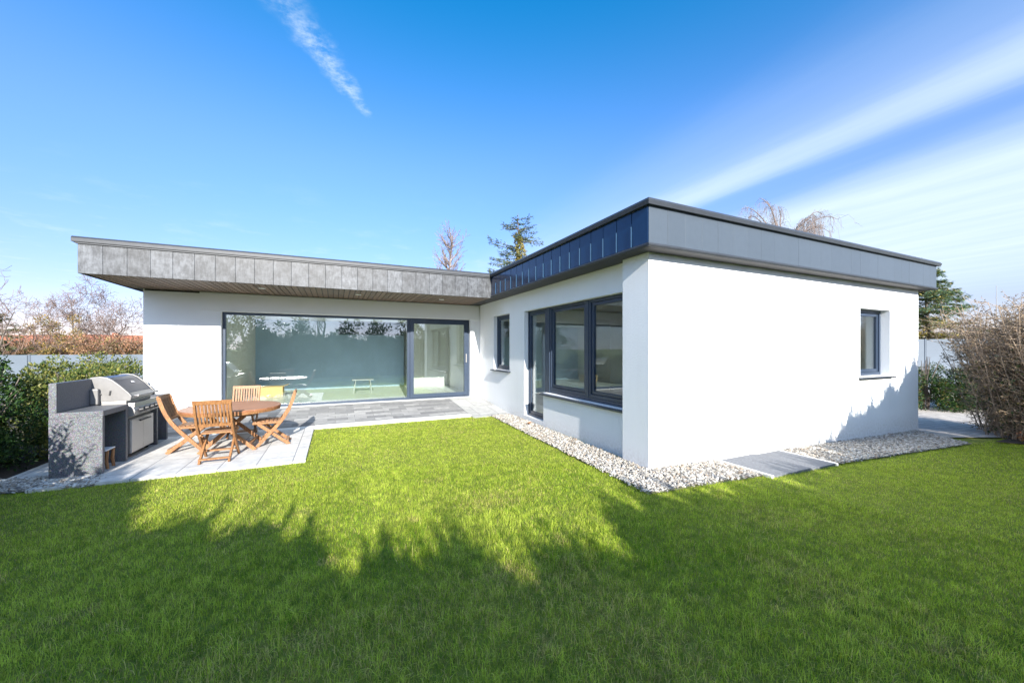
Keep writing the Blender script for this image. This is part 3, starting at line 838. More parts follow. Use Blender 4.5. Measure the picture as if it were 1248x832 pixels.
def make_chair():
    r = thing('folding_chair', 'x', 'chair', (0, 0, 0), 'folding chairs round the garden table')
    W = 0.20
    # uprights: curved board from backrest top down and forward to the front foot
    prof = [(-0.075, 0.80), (-0.035, 0.66), (0.01, 0.54), (0.07, 0.43), (0.15, 0.32), (0.28, 0.17), (0.42, 0.0)]
    for s in (-1, 1):
        mb = MB(); t = 0.026; x = s * (W - 0.014); hw = 0.024
        vs = []; fs = []
        n = len(prof)
        for i, (y, z) in enumerate(prof):
            a = prof[max(0, i - 1)]; c = prof[min(n - 1, i + 1)]
            d = Vector((c[0] - a[0], c[1] - a[1])).normalized(); nn = Vector((-d.y, d.x))
            for dx in (-t / 2, t / 2):
                for q in (-1, 1):
                    vs.append((x + dx, y + nn.x * hw * q, max(0.0, z + nn.y * hw * q)))
        for i in range(n - 1):
            o, p = i * 4, (i + 1) * 4
            fs += [(o, o + 1, p + 1, p), (o + 2, p + 2, p + 3, o + 3), (o, p, p + 2, o + 2), (o + 1, o + 3, p + 3, p + 1)]
        fs += [(0, 2, 3, 1), (n * 4 - 4, n * 4 - 3, n * 4 - 1, n * 4 - 2)]
        mb.add(vs, fs); mb.build('upright', M['teak'], r, bevel=0.003)
    # crossing legs: seat front to rear foot
    for s in (-1, 1):
        x = s * (W - 0.043)
        MB().bar((x, 0.41, 0.345), (x, 0.0, 0.0), 0.024, 0.045, (1, 0, 0)).build('leg', M['teak'], r, bevel=0.003)
    mb = MB(); mb.bar((-W + 0.03, 0.03, 0.055), (W - 0.03, 0.03, 0.055), 0.02, 0.04, (0, 0, 1)); mb.build('stretcher', M['teak'], r); mb = MB(); mb.bar((-W + 0.028, 0.36, 0.095), (W - 0.028, 0.36, 0.095), 0.02, 0.04, (0, 0, 1))
    mb.build('stretcher', M['teak'], r)
    # seat: slats across
    mb = MB()
    for k in range(7):
        y = 0.115 + k * 0.052
        mb.box(-W + 0.034, y, 0.366 - 0.004 * abs(k - 3) + 0.008, W - 0.034, y + 0.044, 0.384 - 0.004 * abs(k - 3) + 0.008, (random.uniform(0.7, 1.2),) * 3)
    for s in (-1, 1): mb.box(s * (W - 0.034) - 0.012, 0.09, 0.34, s * (W - 0.034) + 0.012, 0.48, 0.368)
    mb.build('seat', M['teak'], r, bevel=0.003)
    # backrest rails and slats
    mb = MB()
    def bp(z): # y of the backrest at height z
        return np.interp(z, [0.43, 0.54, 0.66, 0.80], [0.07, 0.01, -0.035, -0.075])
    mb.bar((-W - 0.005, bp(0.80), 0.795), (W + 0.005, bp(0.80), 0.795), 0.024, 0.055, (0, 1, 0.3))
    mb.build('top_rail', M['teak'], r, bevel=0.003); mb = MB()
    mb.bar((-W + 0.028, bp(0.50) + 0.012, 0.49), (W - 0.028, bp(0.50) + 0.012, 0.49), 0.022, 0.04, (0, 1, 0.3))
    mb.build('lower_rail', M['teak'], r, bevel=0.003)
    mb = MB()
    tv = [random.uniform(0.65, 1.25) for _ in range(9)]
    for k in range(9):
        x = -W + 0.052 + k * (2 * W - 0.104) / 8
        zs_ = [0.50, 0.60, 0.70, 0.775]
        for a, b_ in zip(zs_[:-1], zs_[1:]):
            mb.bar((x, bp(a), a), (x, bp(b_), b_ + 0.002), 0.022, 0.012, (1, 0, 0), (tv[k],) * 3)
    mb.build('back_slats', M['teak'], r)
    return r
ch = make_chair()
spots = [((-1.42, 6.07), 0, 'teak folding chair nearest the lawn, its slatted back hiding the table edge'),
         ((-2.15, 7.03), -90, 'teak folding chair beside the barbecue, turned sideways to the table'),
         ((-0.655, 6.98), 93, 'teak folding chair on the open patio side, leaning away from the barbecue'),
         ((-1.42, 8.02), 180, 'pale lit teak folding chair on the far side of the table by the window')]
for i, ((x, y), a, lab) in enumerate(spots):
    o = ch if i == 0 else copy_tree(ch)
    o.location = (x, y, TZ); o.rotation_euler = (0, 0, R(a)); o['label'] = lab

# ------------------------------------------------------------------ slabs in the gravel, leaf
for i, (xa, xb) in enumerate(((4.74, 5.52), (5.545, 6.10))):
    z = gz((xa + xb) / 2)
    lab = ['wider grey concrete slab in the gravel by the white end wall', 'narrower grey concrete slab in the gravel, farther along the white end wall'][i]
    o = MB().box(xa, 2.78, z - 0.06, xb, 3.51, z + 0.018).build('paving_slab', M['slab'], bevel=0.006)
    tag(o, lab, 'slab', 'slabs in the gravel strip')
for xa, lab in ((4.69, 'pale edging kerb on the near side of the two grey slabs'), (6.105, 'pale edging kerb on the far side of the two grey slabs')):
    z = gz(xa)
    tag(MB().box(xa, 2.77, z - 0.06, xa + 0.046, 3.515, z + 0.024).build('edging_kerb', M['kerb'], bevel=0.005), lab, 'kerb', 'kerbs beside the slabs')
P0 = np.array([[3.44, 6.62, 0.03], [3.47, 6.55, 0.03], [3.40, 6.58, 0.035]])
lf = leaf_mesh('dry_leaf', P0, np.array([[1, 0.3, 0.3], [-1, 0.6, 0.35], [0.3, -1, 0.5]]), np.array([[0, 0, 1.0]] * 3), 0.1, 0.07, np.array([[0.36, 0.15, 0.05]] * 3), M['leafbrown'])
tag(lf, 'curled brown leaf lying on the pale gravel below the glazed door', 'leaf')
o = MB().box(-2.78, 9.55, 0.13, -2.30, 9.78, 0.30).build('stone_block', M['kerb'], bevel=0.01)
tag(o, 'low sandy stone block on the paving by the white wall behind the barbecue', 'stone block')
# ------------------------------------------------------------------ grass
def lawn_mask(P):
    x, y = P[:, 0], P[:, 1]
    m = (y < 8.0) & (x < 3.05 + 0.12 * (y - 3) / 5) & (x > -0.34) & (y >= 2.95)
    m |= (y < 2.93 - 0.0 * x) & (x <= 2.93)
    m |= (x > 2.9) & (y < 2.95 - (x - 2.93) * 0.047) & (x < 10.1)
    m |= (x <= -0.34) & (x > -2.4) & (y < 5.73)
    m |= (x <= -2.4) & (y < 5.72 - (x + 2.4) * 0.10)
    m &= (y > -2.3) & (x > -3.7) & (x < 11.8)
    m |= (x > 10.0) & (x < 11.8) & (y > 0.5) & (y < 2.62 - (x - 10.0) * 0.05)
    return m
def vnoise(x, y, cell, seed):
    """smooth value noise, -1..1"""
    r_ = np.random.default_rng(1000 + seed); T = r_.uniform(-1, 1, (256, 256))
    u, v = x / cell + 40, y / cell + 40
    i, j = np.floor(u).astype(int), np.floor(v).astype(int); f, g = u - i, v - j
    f, g = f * f * (3 - 2 * f), g * g * (3 - 2 * g); i %= 255; j %= 255
    return (T[i, j] * (1 - f) + T[i + 1, j] * f) * (1 - g) + (T[i, j + 1] * (1 - f) + T[i + 1, j + 1] * f) * g
def grass():
    bands = [(0.0, 1.3, 2600, 0.0022, 1.0), (1.3, 3.4, 12500, 0.0026, 1.1), (3.4, 5.0, 11500, 0.0027, 0.9), (5.0, 7.5, 8500, 0.0028, 0.72), (7.5, 13.5, 4200, 0.0042, 0.68)]
    Vs = []; Cs = []
    for d0, d1, dens, wd, hk in bands:
        x0, x1, y0, y1 = max(-3.7, -d1), min(11.8, d1), max(-2.3, -d1), min(8.1, d1)
        n = int((x1 - x0) * (y1 - y0) * dens)
        P = np.stack([RNG.uniform(x0, x1, n), RNG.uniform(y0, y1, n)], 1)
        d = np.hypot(P[:, 0], P[:, 1])
        # ahead of or beside the terrace view; thin behind it
        fwd = P[:, 0] * 0.4226 + P[:, 1] * 0.9063
        lat = P[:, 0] * 0.9063 - P[:, 1] * 0.4226
        ahead = (fwd > 0.9) & (np.abs(lat) < fwd * 1.75 + 1.0)
        keep = (d >= d0) & (d < d1) & (ahead | (RNG.random(n) < 0.12))
        P = P[keep]
        edge = RNG.normal(0, 0.028, P.shape)
        P = P[lawn_mask(P + edge)]
        n = len(P)
        x, y = P[:, 0], P[:, 1]
        # clumps and patches
        pt = 0.8 * vnoise(x, y, 1.1, 1) + 0.7 * vnoise(x, y, 0.42, 2) + 0.6 * vnoise(x, y, 0.16, 3)
        cl = 0.7 * vnoise(x, y, 0.055, 8) + 0.6 * vnoise(x, y, 0.028, 9)
        tuft = np.clip(vnoise(x, y, 0.20, 4) - 0.45, 0, 1) * 2
        thin = np.clip(vnoise(x, y, 0.33, 5) * 0.7 + vnoise(x, y, 0.09, 6) * 0.6 - 0.45, 0, 1)
        A = np.clip(1.1 - (np.hypot(x, y) - 2.6) / 3.2, 0.30, 1.0)
        pt = pt * A; cl = cl * (0.5 + 0.5 * A); tuft = tuft * A; thin = thin * (0.35 + 0.95 * A)
        h = (0.024 + 0.012 * RNG.random(n) + 0.005 * pt + 0.016 * (RNG.random(n) < 0.05)) * hk * (1 + 0.9 * tuft) * (1 - 0.5 * thin) * (1 + 0.35 * cl)
        tall = RNG.random(n) < 0.003
        h = h + tall * RNG.uniform(0.02, 0.055, n)
        h = np.maximum(h, 0.012)
        az = RNG.uniform(0, 2 * np.pi, n)
        lean = np.abs(RNG.normal(0.65, 0.45, n)) + 0.08
        dx, dy = np.cos(az), np.sin(az)
        ax = az + np.pi / 2 + RNG.normal(0, 0.5, n)
        wx, wy = np.cos(ax) * wd * 0.5, np.sin(ax) * wd * 0.5
        z0 = gz_np(x) - 0.012
        V = np.empty((n, 5, 3))
        V[:, 0] = np.stack([x - wx, y - wy, z0], 1); V[:, 1] = np.stack([x + wx, y + wy, z0], 1)
        mx, my, mz = x + dx * lean * h * 0.3, y + dy * lean * h * 0.3, z0 + h * 0.6
        V[:, 2] = np.stack([mx + wx * 0.8, my + wy * 0.8, mz], 1); V[:, 3] = np.stack([mx - wx * 0.8, my - wy * 0.8, mz], 1)
        V[:, 4] = np.stack([x + dx * lean * h, y + dy * lean * h, z0 + h * np.maximum(0.35, 1.05 - 0.35 * lean)], 1)
        green = np.array([0.28, 0.37, 0.030]); lime = np.array([0.45, 0.50, 0.085]); straw = np.array([0.56, 0.46, 0.19]); deep = np.array([0.13, 0.24, 0.022])
        f = np.clip(0.5 + 0.40 * pt + 0.35 * cl + RNG.normal(0, 0.24, n), 0, 1)[:, None]
        c = green * (1 - f) + lime * f
        k = RNG.random(n)
        dp = np.clip(-pt - 0.1, 0, 1) + 0.5 * tuft + np.clip(-cl, 0, 1)
        c = np.where((k < 0.10 + 0.35 * dp)[:, None], deep, c)
        brown = 0.05 + 0.85 * thin + 0.42 * A * np.clip(vnoise(x, y, 0.7, 7) * 1.3 - 0.25, 0, 1)
        c = np.where((RNG.random(n) < brown)[:, None], straw * np.where(RNG.random(n) < 0.4, 0.55, 1.0)[:, None], c)
        c = c * (1 + 0.30 * cl[:, None] + RNG.normal(0, 0.22, (n, 1)))
        Vs.append(V); Cs.append(np.clip(c, 0.004, 1))
    V = np.concatenate(Vs); C_ = np.concatenate(Cs); n = len(V)
    print('grass blades', n)
    idx = (np.arange(n)[:, None] * 5 + np.array([0, 1, 2, 3, 3, 2, 4])[None]).ravel()
    sizes = np.tile(np.array([4, 3]), n)
    return np_mesh('lawn_grass', V.reshape(-1, 3), sizes, idx, np.repeat(C_, 5, 0), M['grass'])
tag(grass(), 'mown green lawn in front of the white house', 'grass', kind='stuff')

# ------------------------------------------------------------------ vegetation helpers
def branch_tree(base, height, spread, levels, kids, r0, seed, up=0.25, wig=0.22, lean=(0, 0), droop=0.0, first=0.25, kl=1.0):
    """returns list of (level, pts, radii)"""
    rnd = random.Random(seed); out = []
    def grow(p, d, ln, r, lv):
        n = 5 if lv < 2 else 4
        pts = [Vector(p)]; rad = [r]
        d = Vector(d).normalized()
        for i in range(n):
            d = (d + Vector((rnd.gauss(0, wig), rnd.gauss(0, wig), rnd.gauss(0, wig) + up * (0.4 if lv else 0.15) - droop * lv * (i / n)))).normalized()
            pts.append(pts[-1] + d * (ln / n)); rad.append(r * (1 - 0.75 * (i + 1) / n))
        out.append((lv, pts, rad))
        if lv >= levels: return
        k = kids[min(lv, len(kids) - 1)]
        for j in range(k):
            t = first + (1 - first) * (j + rnd.random()) / k if lv == 0 else 0.2 + 0.8 * (j + rnd.random()) / k
            f = t * n; i = min(n - 1, int(f)); q = pts[i].lerp(pts[i + 1], f - i)
            dd = (pts[i + 1] - pts[i]).normalized()
            az = rnd.uniform(0, 2 * math.pi)
            a = dd.cross(Vector((math.cos(az), math.sin(az), 0.3))).normalized()
            nd = dd * rnd.uniform(0.35, 0.8) + a * spread
            grow(q, nd, ln * rnd.uniform(0.38, 0.62) * kl * (1.15 - 0.45 * t if lv == 0 else 1), rad[i] * 0.55, lv + 1)
    grow(base, (lean[0], lean[1], 1), height, r0, 0)
    return out
def tree_meshes(br, root, mat_t, mat_c, minr=0.004, trunk_lv=1):
    a, b_ = MB(), MB()
    for lv, pts, rad in br:
        rad = [max(r, minr) for r in rad]
        (a if lv < trunk_lv else b_).tube(pts, rad, 7 if lv == 0 else (4 if lv < 2 else 3), cap=False)
    t = a.build('trunk', mat_t, root); c = b_.build('crown', mat_c, root)
    return t, c

def leaf_cloud(name, centers, radii, n, ln, wd, cols, weights, root, mat, shell=0.5, upb=0.4, zsq=1.0):
    """leaves spread through ellipsoid clumps"""
    C_ = np.array(centers, float); Rd = np.array(radii, float)
    w = Rd ** 2.2; w /= w.sum()
    k = RNG.choice(len(C_), n, p=w)
    d = unit(RNG.normal(0, 1, (n, 3)))
    rr = Rd[k] * (shell + (1 - shell) * RNG.random(n) ** 0.6)
    off = d * rr[:, None]; off[:, 2] *= zsq
    P = C_[k] + off
    D = d * 0.7 + RNG.normal(0, 0.6, (n, 3)) + np.array([0, 0, upb])
    U = RNG.normal(0, 1, (n, 3)) + np.array([0, 0, 0.6])
    L_ = ln * RNG.uniform(0.6, 1.3, n)
    return leaf_mesh(name, P, D, U, L_, wd * RNG.uniform(0.7, 1.2, n), pick_cols(n, cols, weights), mat, root)

# --- laurel hedge along the left boundary (two kinds of growth, several shrubs)
LAU = [(0.06, 0.095, 0.022), (0.12, 0.145, 0.035), (0.22, 0.21, 0.055), (0.025, 0.045, 0.014)]
def shrub(label, cx, cy, rx, ry, h, n, cols, wts, group, ln=0.06, wd=0.03, name='hedge_shrub', shoots=0, lowskirt=True, mat='leaf'):
    root = thing(name, label, 'shrub', (cx, cy, gz(cx)), group)
    cen, rad = [], []
    for k in range(46):
        t = random.uniform(0, 2 * math.pi); q = math.sqrt(random.random())
        z = random.uniform(0.02, 0.92) * h + gz(cx)
        f = 1.0 if z < 0.7 * h else 0.85
        cen.append((cx + math.cos(t) * q * rx * f, cy + math.sin(t) * q * ry * f, z)); rad.append(random.uniform(0.16, 0.26) * min(1, max(rx, ry) * 1.4))
    leaf_cloud('foliage', cen, rad, n, ln, wd, cols, wts, root, M[mat])
    mb = MB()
    for k in range(14):
        t = random.uniform(0, 2 * math.pi); q = random.random() * 0.9
        tip = (cx + math.cos(t) * q * rx, cy + math.sin(t) * q * ry, h * random.uniform(0.75, 1.0))
        mb.tube([(cx + math.cos(t) * 0.1, cy + math.sin(t) * 0.1, gz(cx) - 0.02), ((cx + tip[0]) / 2 + 0.03, (cy + tip[1]) / 2, h * 0.5), tip], [0.02, 0.014, 0.005], 5)
    mb.build('stems', M['bark'], root)
    if shoots:
        P, D = [], []
        mb = MB()
        for k in range(shoots):
            x = cx + random.uniform(-rx, rx) * 0.9; y = cy + random.uniform(-ry, ry) * 0.8
            d = Vector((random.gauss(0, 0.35), random.gauss(0, 0.2), 1)).normalized(); ln_ = random.uniform(0.22, 0.42)
            b0 = Vector((x, y, h * 0.95)); mb.tube([b0, b0 + d * ln_], [0.006, 0.003], 4)
            for j in range(11):
                f = (j + 1) / 11; P.append(tuple(b0 + d * ln_ * f)); a = j * 2.4
                D.append((math.cos(a), math.sin(a) * 0.6, 0.7))
        mb.build('shoots', M['bark'], root)
        leaf_mesh('shoot_leaves', np.array(P), np.array(D), np.tile([0, 0.2, 1.0], (len(P), 1)), 0.085, 0.036, pick_cols(len(P), cols, wts), M['leaf'], root)
    return root
HG = 'shrubs of the hedge on the left boundary'
DK = [(0.022, 0.055, 0.014), (0.04, 0.085, 0.018), (0.065, 0.11, 0.02), (0.012, 0.03, 0.01)]
shrub('dark green hedge shrub with an upright tip at the left picture edge', -4.05, 6.95, 0.62, 0.6, 1.22, 9000, DK, [0.35, 0.35, 0.1, 0.2], HG, 0.05, 0.024)
o = shrub('dark green hedge shrub with an upright tip at the left picture edge', -4.15, 7.35, 0.25, 0.3, 1.50, 3500, DK, [0.3, 0.35, 0.15, 0.2], HG, 0.05, 0.024)
o['label'] = 'slim upright dark evergreen poking above the hedge at the left picture edge'
shrub('yellow green hedge shrub right behind the near end of the granite counter', -3.72, 7.9, 0.6, 0.65, 1.08, 9000, LAU, [0.25, 0.35, 0.3, 0.1], HG)
shrub('yellow green hedge shrub behind the barbecue hood', -3.95, 9.0, 0.65, 0.65, 1.15, 8000, LAU, [0.25, 0.35, 0.3, 0.1], HG)
shrub('yellow green hedge shrub touching the corner of the white left wing', -4.1, 10.2, 0.6, 0.7, 1.24, 8000, LAU, [0.25, 0.35, 0.3, 0.1], HG)
shrub('yellow green hedge shrub running on beside the left wing', -4.9, 11.3, 0.9, 0.8, 1.34, 7000, LAU, [0.25, 0.35, 0.3, 0.1], HG)
# shrubs out of frame on the left: they shade the counter and the gravel
shrub('laurel shrub on the left boundary short of the granite counter', -3.95, 5.3, 0.6, 0.7, 1.2, 6500, DK, [0.35, 0.35, 0.15, 0.15], HG)
shrub('leafy laurel with long shoots on the left boundary beside the lawn', -3.28, 4.1, 0.42, 0.55, 1.14, 6000, DK, [0.35, 0.35, 0.15, 0.15], HG, 0.08, 0.04, shoots=14)

# --- thuja row closing the garden behind the view point
THU = [(0.025, 0.055, 0.018), (0.04, 0.08, 0.022), (0.06, 0.095, 0.028), (0.016, 0.035, 0.012)]
def thuja(seed, w, h):
    r_ = np.random.default_rng(seed)
    root = thing('thuja', 'pointed green thuja in the clipped row round the lawn, behind the view', 'conifer', (0, 0, 0), 'thuja row round the lawn')
    n = 2600
    t = r_.random(n) ** 0.8
    prof = w * np.where(t < 0.8, 0.95 + 0.15 * t, 1.07 * np.sqrt(np.maximum(0.01, 1 - ((t - 0.8) / 0.2) ** 2)))
    a = r_.uniform(0, 2 * np.pi, n); rr = prof * (0.7 + 0.36 * r_.random(n))
    P = np.stack([np.cos(a) * rr, np.sin(a) * rr, t * h * 0.87], 1)
    D = np.stack([np.cos(a) * 0.5, np.sin(a) * 0.5, np.full(n, 1.0)], 1) + r_.normal(0, 0.25, (n, 3))
    U = np.stack([np.cos(a), np.sin(a), np.full(n, 0.2)], 1) + r_.normal(0, 0.4, (n, 3))
    leaf_mesh('foliage', P, D, U, r_.uniform(0.10, 0.19, n), r_.uniform(0.03, 0.055, n), pick_cols(n, THU, [0.3, 0.3, 0.25, 0.15]), M['needle'], root)
    Pw, Dw = [], []
    for q in range(12):
        aa = r_.uniform(0, 2 * np.pi); rq = w * 0.85 * np.sqrt(r_.random()); ln = h * r_.uniform(0.08, 0.22)
        b0 = np.array([np.cos(aa) * rq, np.sin(aa) * rq, h * 0.80]); tilt = np.array([r_.normal(0, 0.12), r_.normal(0, 0.12), 1.0])
        for u in np.linspace(0, 1, 34):
            az = r_.uniform(0, 2 * np.pi); o_ = 0.035 * (1 - u) * r_.random()
            Pw.append(b0 + tilt * ln * u * 1.0 + np.array([np.cos(az) * o_, np.sin(az) * o_, 0]))
            Dw.append([np.cos(az) * 0.55, np.sin(az) * 0.55, 0.8])
    nw = len(Pw)
    leaf_mesh('leaders', np.array(Pw), np.array(Dw), r_.normal(0, 1, (nw, 3)), r_.uniform(0.05, 0.11, nw), 0.016, pick_cols(nw, THU), M['needle'], root)
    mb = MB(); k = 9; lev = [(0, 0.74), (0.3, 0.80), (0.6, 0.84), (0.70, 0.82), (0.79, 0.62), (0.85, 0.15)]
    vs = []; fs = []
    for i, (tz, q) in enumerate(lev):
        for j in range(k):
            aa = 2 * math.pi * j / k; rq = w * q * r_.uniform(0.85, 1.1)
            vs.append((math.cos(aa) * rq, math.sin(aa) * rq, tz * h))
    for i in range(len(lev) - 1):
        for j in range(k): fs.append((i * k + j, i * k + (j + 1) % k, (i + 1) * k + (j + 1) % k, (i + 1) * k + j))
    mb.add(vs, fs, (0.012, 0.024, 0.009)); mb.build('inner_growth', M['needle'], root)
    mb = MB(); mb.tube([(0, 0, -0.05), (0, 0, h * 0.5), (0, 0, h * 0.96)], [0.05, 0.03, 0.006], 6); mb.build('trunk', M['bark'], root)
    return root
path = [(-3.05, 1.2), (-2.85, 0.8), (-1.75, -0.9), (-0.45, -2.25), (0.9, -2.35), (5.5, -2.2), (7.3, -1.35), (9.0, -0.25), (10.0, 0.35), (10.45, 1.25)]
protos = [thuja(5 + i, w_, 2.3) for i, w_ in enumerate((0.26, 0.23, 0.29))]
used = [False] * 3
seg = []
for (a, b_) in zip(path[:-1], path[1:]):
    seg.append((a, b_, math.dist(a, b_)))
tot = sum(s[2] for s in seg); d = 0.0; i = 0
rt_ = random.Random(21)
while d < tot:
    q = d
    for a, b_, l in seg:
        if q <= l: break
        q -= l
    x = a[0] + (b_[0] - a[0]) * q / l; y = a[1] + (b_[1] - a[1]) * q / l
    k = rt_.randrange(3)
    o = protos[k] if not used[k] else copy_tree(protos[k])
    used[k] = True
    hk = rt_.uniform(0.92, 1.06) + 0.12 * min(1, max(0, (x - 6.5) / 3))
    o.location = (x + rt_.gauss(0, 0.05), y + rt_.gauss(0, 0.06), gz(x)); o.rotation_euler = (rt_.gauss(0, 0.03), rt_.gauss(0, 0.03), rt_.uniform(0, 6.28))
    o.scale = (1, 1, hk)
    d += rt_.uniform(0.24, 0.40); i += 1
for k in range(3):
    if not used[k]: bpy.data.objects.remove(protos[k])
# two tall bare trees behind the row (seen in the window reflections)
for k, (x, y, h) in enumerate(((-5.0, -12.0, 5.6), (-1.2, -13.0, 6.0))):
    root = thing('bare_tree', ['bare deciduous tree beyond the thuja row, mirrored in the left of the big window', 'bare deciduous tree beyond the thuja row, mirrored in the middle of the big window'][k], 'tree', (x, y, 0), 'bare trees beyond the thuja row')
    tree_meshes(branch_tree((x, y, 0), h, 0.9, 3, (9, 7, 6), 0.11, 40 + k), root, M['bark'], M['twig'], 0.006)

for k in range(9):
    x = -9 + k * 2.3 + random.uniform(-0.4, 0.4); y = -8.2 + random.uniform(-0.6, 0.6); h = random.uniform(2.9, 3.9)
    root = thing('evergreen_tree', 'dark evergreen beyond the thuja row, mirrored in the windows', 'tree', (x, y, 0), 'evergreens beyond the thuja row')
    cen = [(x + random.gauss(0, 0.55), y + random.gauss(0, 0.5), h * (0.12 + 0.8 * q / 20)) for q in range(21)]
    leaf_cloud('crown', cen, [0.75 - 0.02 * q for q in range(21)], 3000, 0.22, 0.10, THU, [0.3, 0.3, 0.25, 0.15], root, M['leaf'], shell=0.3)
    MB().tube([(x, y, -0.1), (x, y, h * 0.8)], [0.09, 0.02], 6).build('trunk', M['bark'], root)

# --- right: tall bare twiggy hedge
def twig_hedge():
    root = thing('twig_hedge', 'tall brown bare twigged hedge at the right picture edge', 'hedge', (11.1, 2.0, gz(11)))
    rnd = random.Random(3)
    a, b_ = MB(), MB()
    P, D = [], []
    P2, D2 = [], []
    pathc = [(12.8, 2.8), (11.75, 2.45), (11.45, 1.7), (11.9, 0.9)]
    for s in range(380):
        t = rnd.random() * 2.999; i = int(t); f = t - i
        cx = pathc[i][0] + (pathc[i + 1][0] - pathc[i][0]) * f; cy = pathc[i][1] + (pathc[i + 1][1] - pathc[i][1]) * f
        x = cx + rnd.uniform(-0.4, 0.5); y = cy + rnd.uniform(-0.4, 0.35)
        z = gz(x)
        ln = rnd.uniform(1.9, 2.75)
        d = Vector(((x - cx) * 0.3 + rnd.gauss(0, 0.10), (y - cy) * 0.3 + rnd.gauss(0, 0.10), 1)).normalized()
        pts = [Vector((x, y, z))]; n = 7
        for k in range(n):
            d = (d + Vector((rnd.gauss(0, 0.13), rnd.gauss(0, 0.13), 0.04))).normalized(); pts.append(pts[-1] + d * ln / n)
        a.tube(pts, [0.008 * (1 - 0.8 * k / n) + 0.002 for k in range(n + 1)], 4, cap=False)
        for c in range(30):
            f = rnd.uniform(0.03, 1.0) * n; i2 = min(n - 1, int(f)); q = pts[i2].lerp(pts[i2 + 1], f - i2)
            dd = Vector((rnd.gauss(0, 1), rnd.gauss(0, 1), rnd.gauss(0.45, 0.6))).normalized()
            l2 = rnd.uniform(0.15, 0.5)
            m1 = q + dd * l2 * 0.5 + Vector((rnd.gauss(0, 0.03), rnd.gauss(0, 0.03), 0.01)); e = m1 + (dd + Vector((rnd.gauss(0, 0.3), rnd.gauss(0, 0.3), 0.2))).normalized() * l2 * 0.5
            b_.tube([q, m1, e], [0.0045, 0.0035, 0.002], 3, cap=False)
            for g in range(5):
                w = m1.lerp(e, rnd.random()); P.append(tuple(w)); D.append((rnd.gauss(0, 1), rnd.gauss(0, 1), rnd.gauss(0, 0.7)))
            if q.z < 0.75 + rnd.random() * 0.7 and rnd.random() < 0.9:
                P2.append(tuple(m1)); D2.append((rnd.gauss(0, 1), rnd.gauss(0, 1), rnd.gauss(0.2, 0.7)))
    a.build('stems', M['twig_tan'], root); b_.build('twigs', M['twig_tan'], root)
    n = len(P)
    leaf_mesh('dry_leaves', np.array(P), np.array(D), RNG.normal(0, 1, (n, 3)), RNG.uniform(0.02, 0.05, n), RNG.uniform(0.012, 0.025, n),
              pick_cols(n, [(0.32, 0.21, 0.13), (0.23, 0.16, 0.11), (0.40, 0.29, 0.19), (0.17, 0.14, 0.09)], [0.3, 0.3, 0.2, 0.2]), M['leaf'], root)
    n = len(P2)
    leaf_mesh('ivy_leaves', np.array(P2), np.array(D2), RNG.normal(0, 1, (n, 3)), RNG.uniform(0.05, 0.08, n), RNG.uniform(0.035, 0.05, n),
              pick_cols(n, [(0.04, 0.07, 0.022), (0.08, 0.10, 0.035), (0.17, 0.14, 0.06)], [0.4, 0.3, 0.3]), M['leaf'], root)
    return root
twig_hedge()
shrub('low reddish shrub at the foot of the bare hedge', 10.95, 2.02, 0.25, 0.22, 0.34, 1500, [(0.20, 0.07, 0.04), (0.14, 0.06, 0.035), (0.26, 0.13, 0.06)], [0.4, 0.4, 0.2], 'low shrubs by the bare hedge', 0.035, 0.018, name='red_shrub')
# evergreen hedge across the drive
for k in range(5):
    x = 14.9 + k * 0.95; y = 5.6 - k * 0.55
    lab = ['dark evergreen hedge shrub across the drive, next to the house corner', 'dark evergreen hedge shrub across the drive, second from the house corner', 'dark evergreen hedge shrub across the drive, third from the house corner',
           'dark evergreen hedge shrub across the drive, fourth from the house corner', 'dark evergreen hedge shrub across the drive behind the bare hedge'][k]
    shrub(lab, x, y, 0.85, 0.75, 1.30, 9000, DK + [(0.16, 0.12, 0.04)], [0.33, 0.3, 0.1, 0.17, 0.1], 'evergreen hedge across the drive', 0.06, 0.03, name='evergreen_shrub')

# --- pale boundary screens
def screen(name, label, p0, p1, h, n, zb=-0.3):
    root = thing(name, label, 'fence', (*p0, zb))
    p0, p1 = Vector((*p0, 0)), Vector((*p1, 0)); d = (p1 - p0).normalized(); nn = Vector((-d.y, d.x, 0))
    mb = MB(); l = (p1 - p0).length / n
    for i in range(n):
        a = p0 + d * (i * l + 0.04); b_ = p0 + d * ((i + 1) * l - 0.04)
        vs = [(q.x + nn.x * t, q.y + nn.y * t, z) for z in (zb + 0.05, h) for q, t in ((a, -0.02), (b_, -0.02), (b_, 0.02), (a, 0.02))]
        mb.add(vs, [(3, 2, 1, 0), (4, 5, 6, 7), (0, 1, 5, 4), (1, 2, 6, 5), (2, 3, 7, 6), (3, 0, 4, 7)])
    for i in range(n + 1):
        q = p0 + d * (i * l); MB().tube([(q.x, q.y, zb), (q.x, q.y, h + 0.01)], 0.035, 6).build('post', M['fence_pale'], root)
    mb.build('panel', M['fence_pale'], root)
screen('pale_fence', 'pale grey blue boundary screen beyond the left hedge', (-13, 16.5), (-5.0, 16.0), 1.32, 5)
bx, by = bearing(0.98, 18); cx2, cy2 = bearing(1.32, 17.0)
screen('pale_fence', 'pale grey blue screen beyond the drive between house and bare hedge', (bx, by), (cx2, cy2), 1.95, 3)

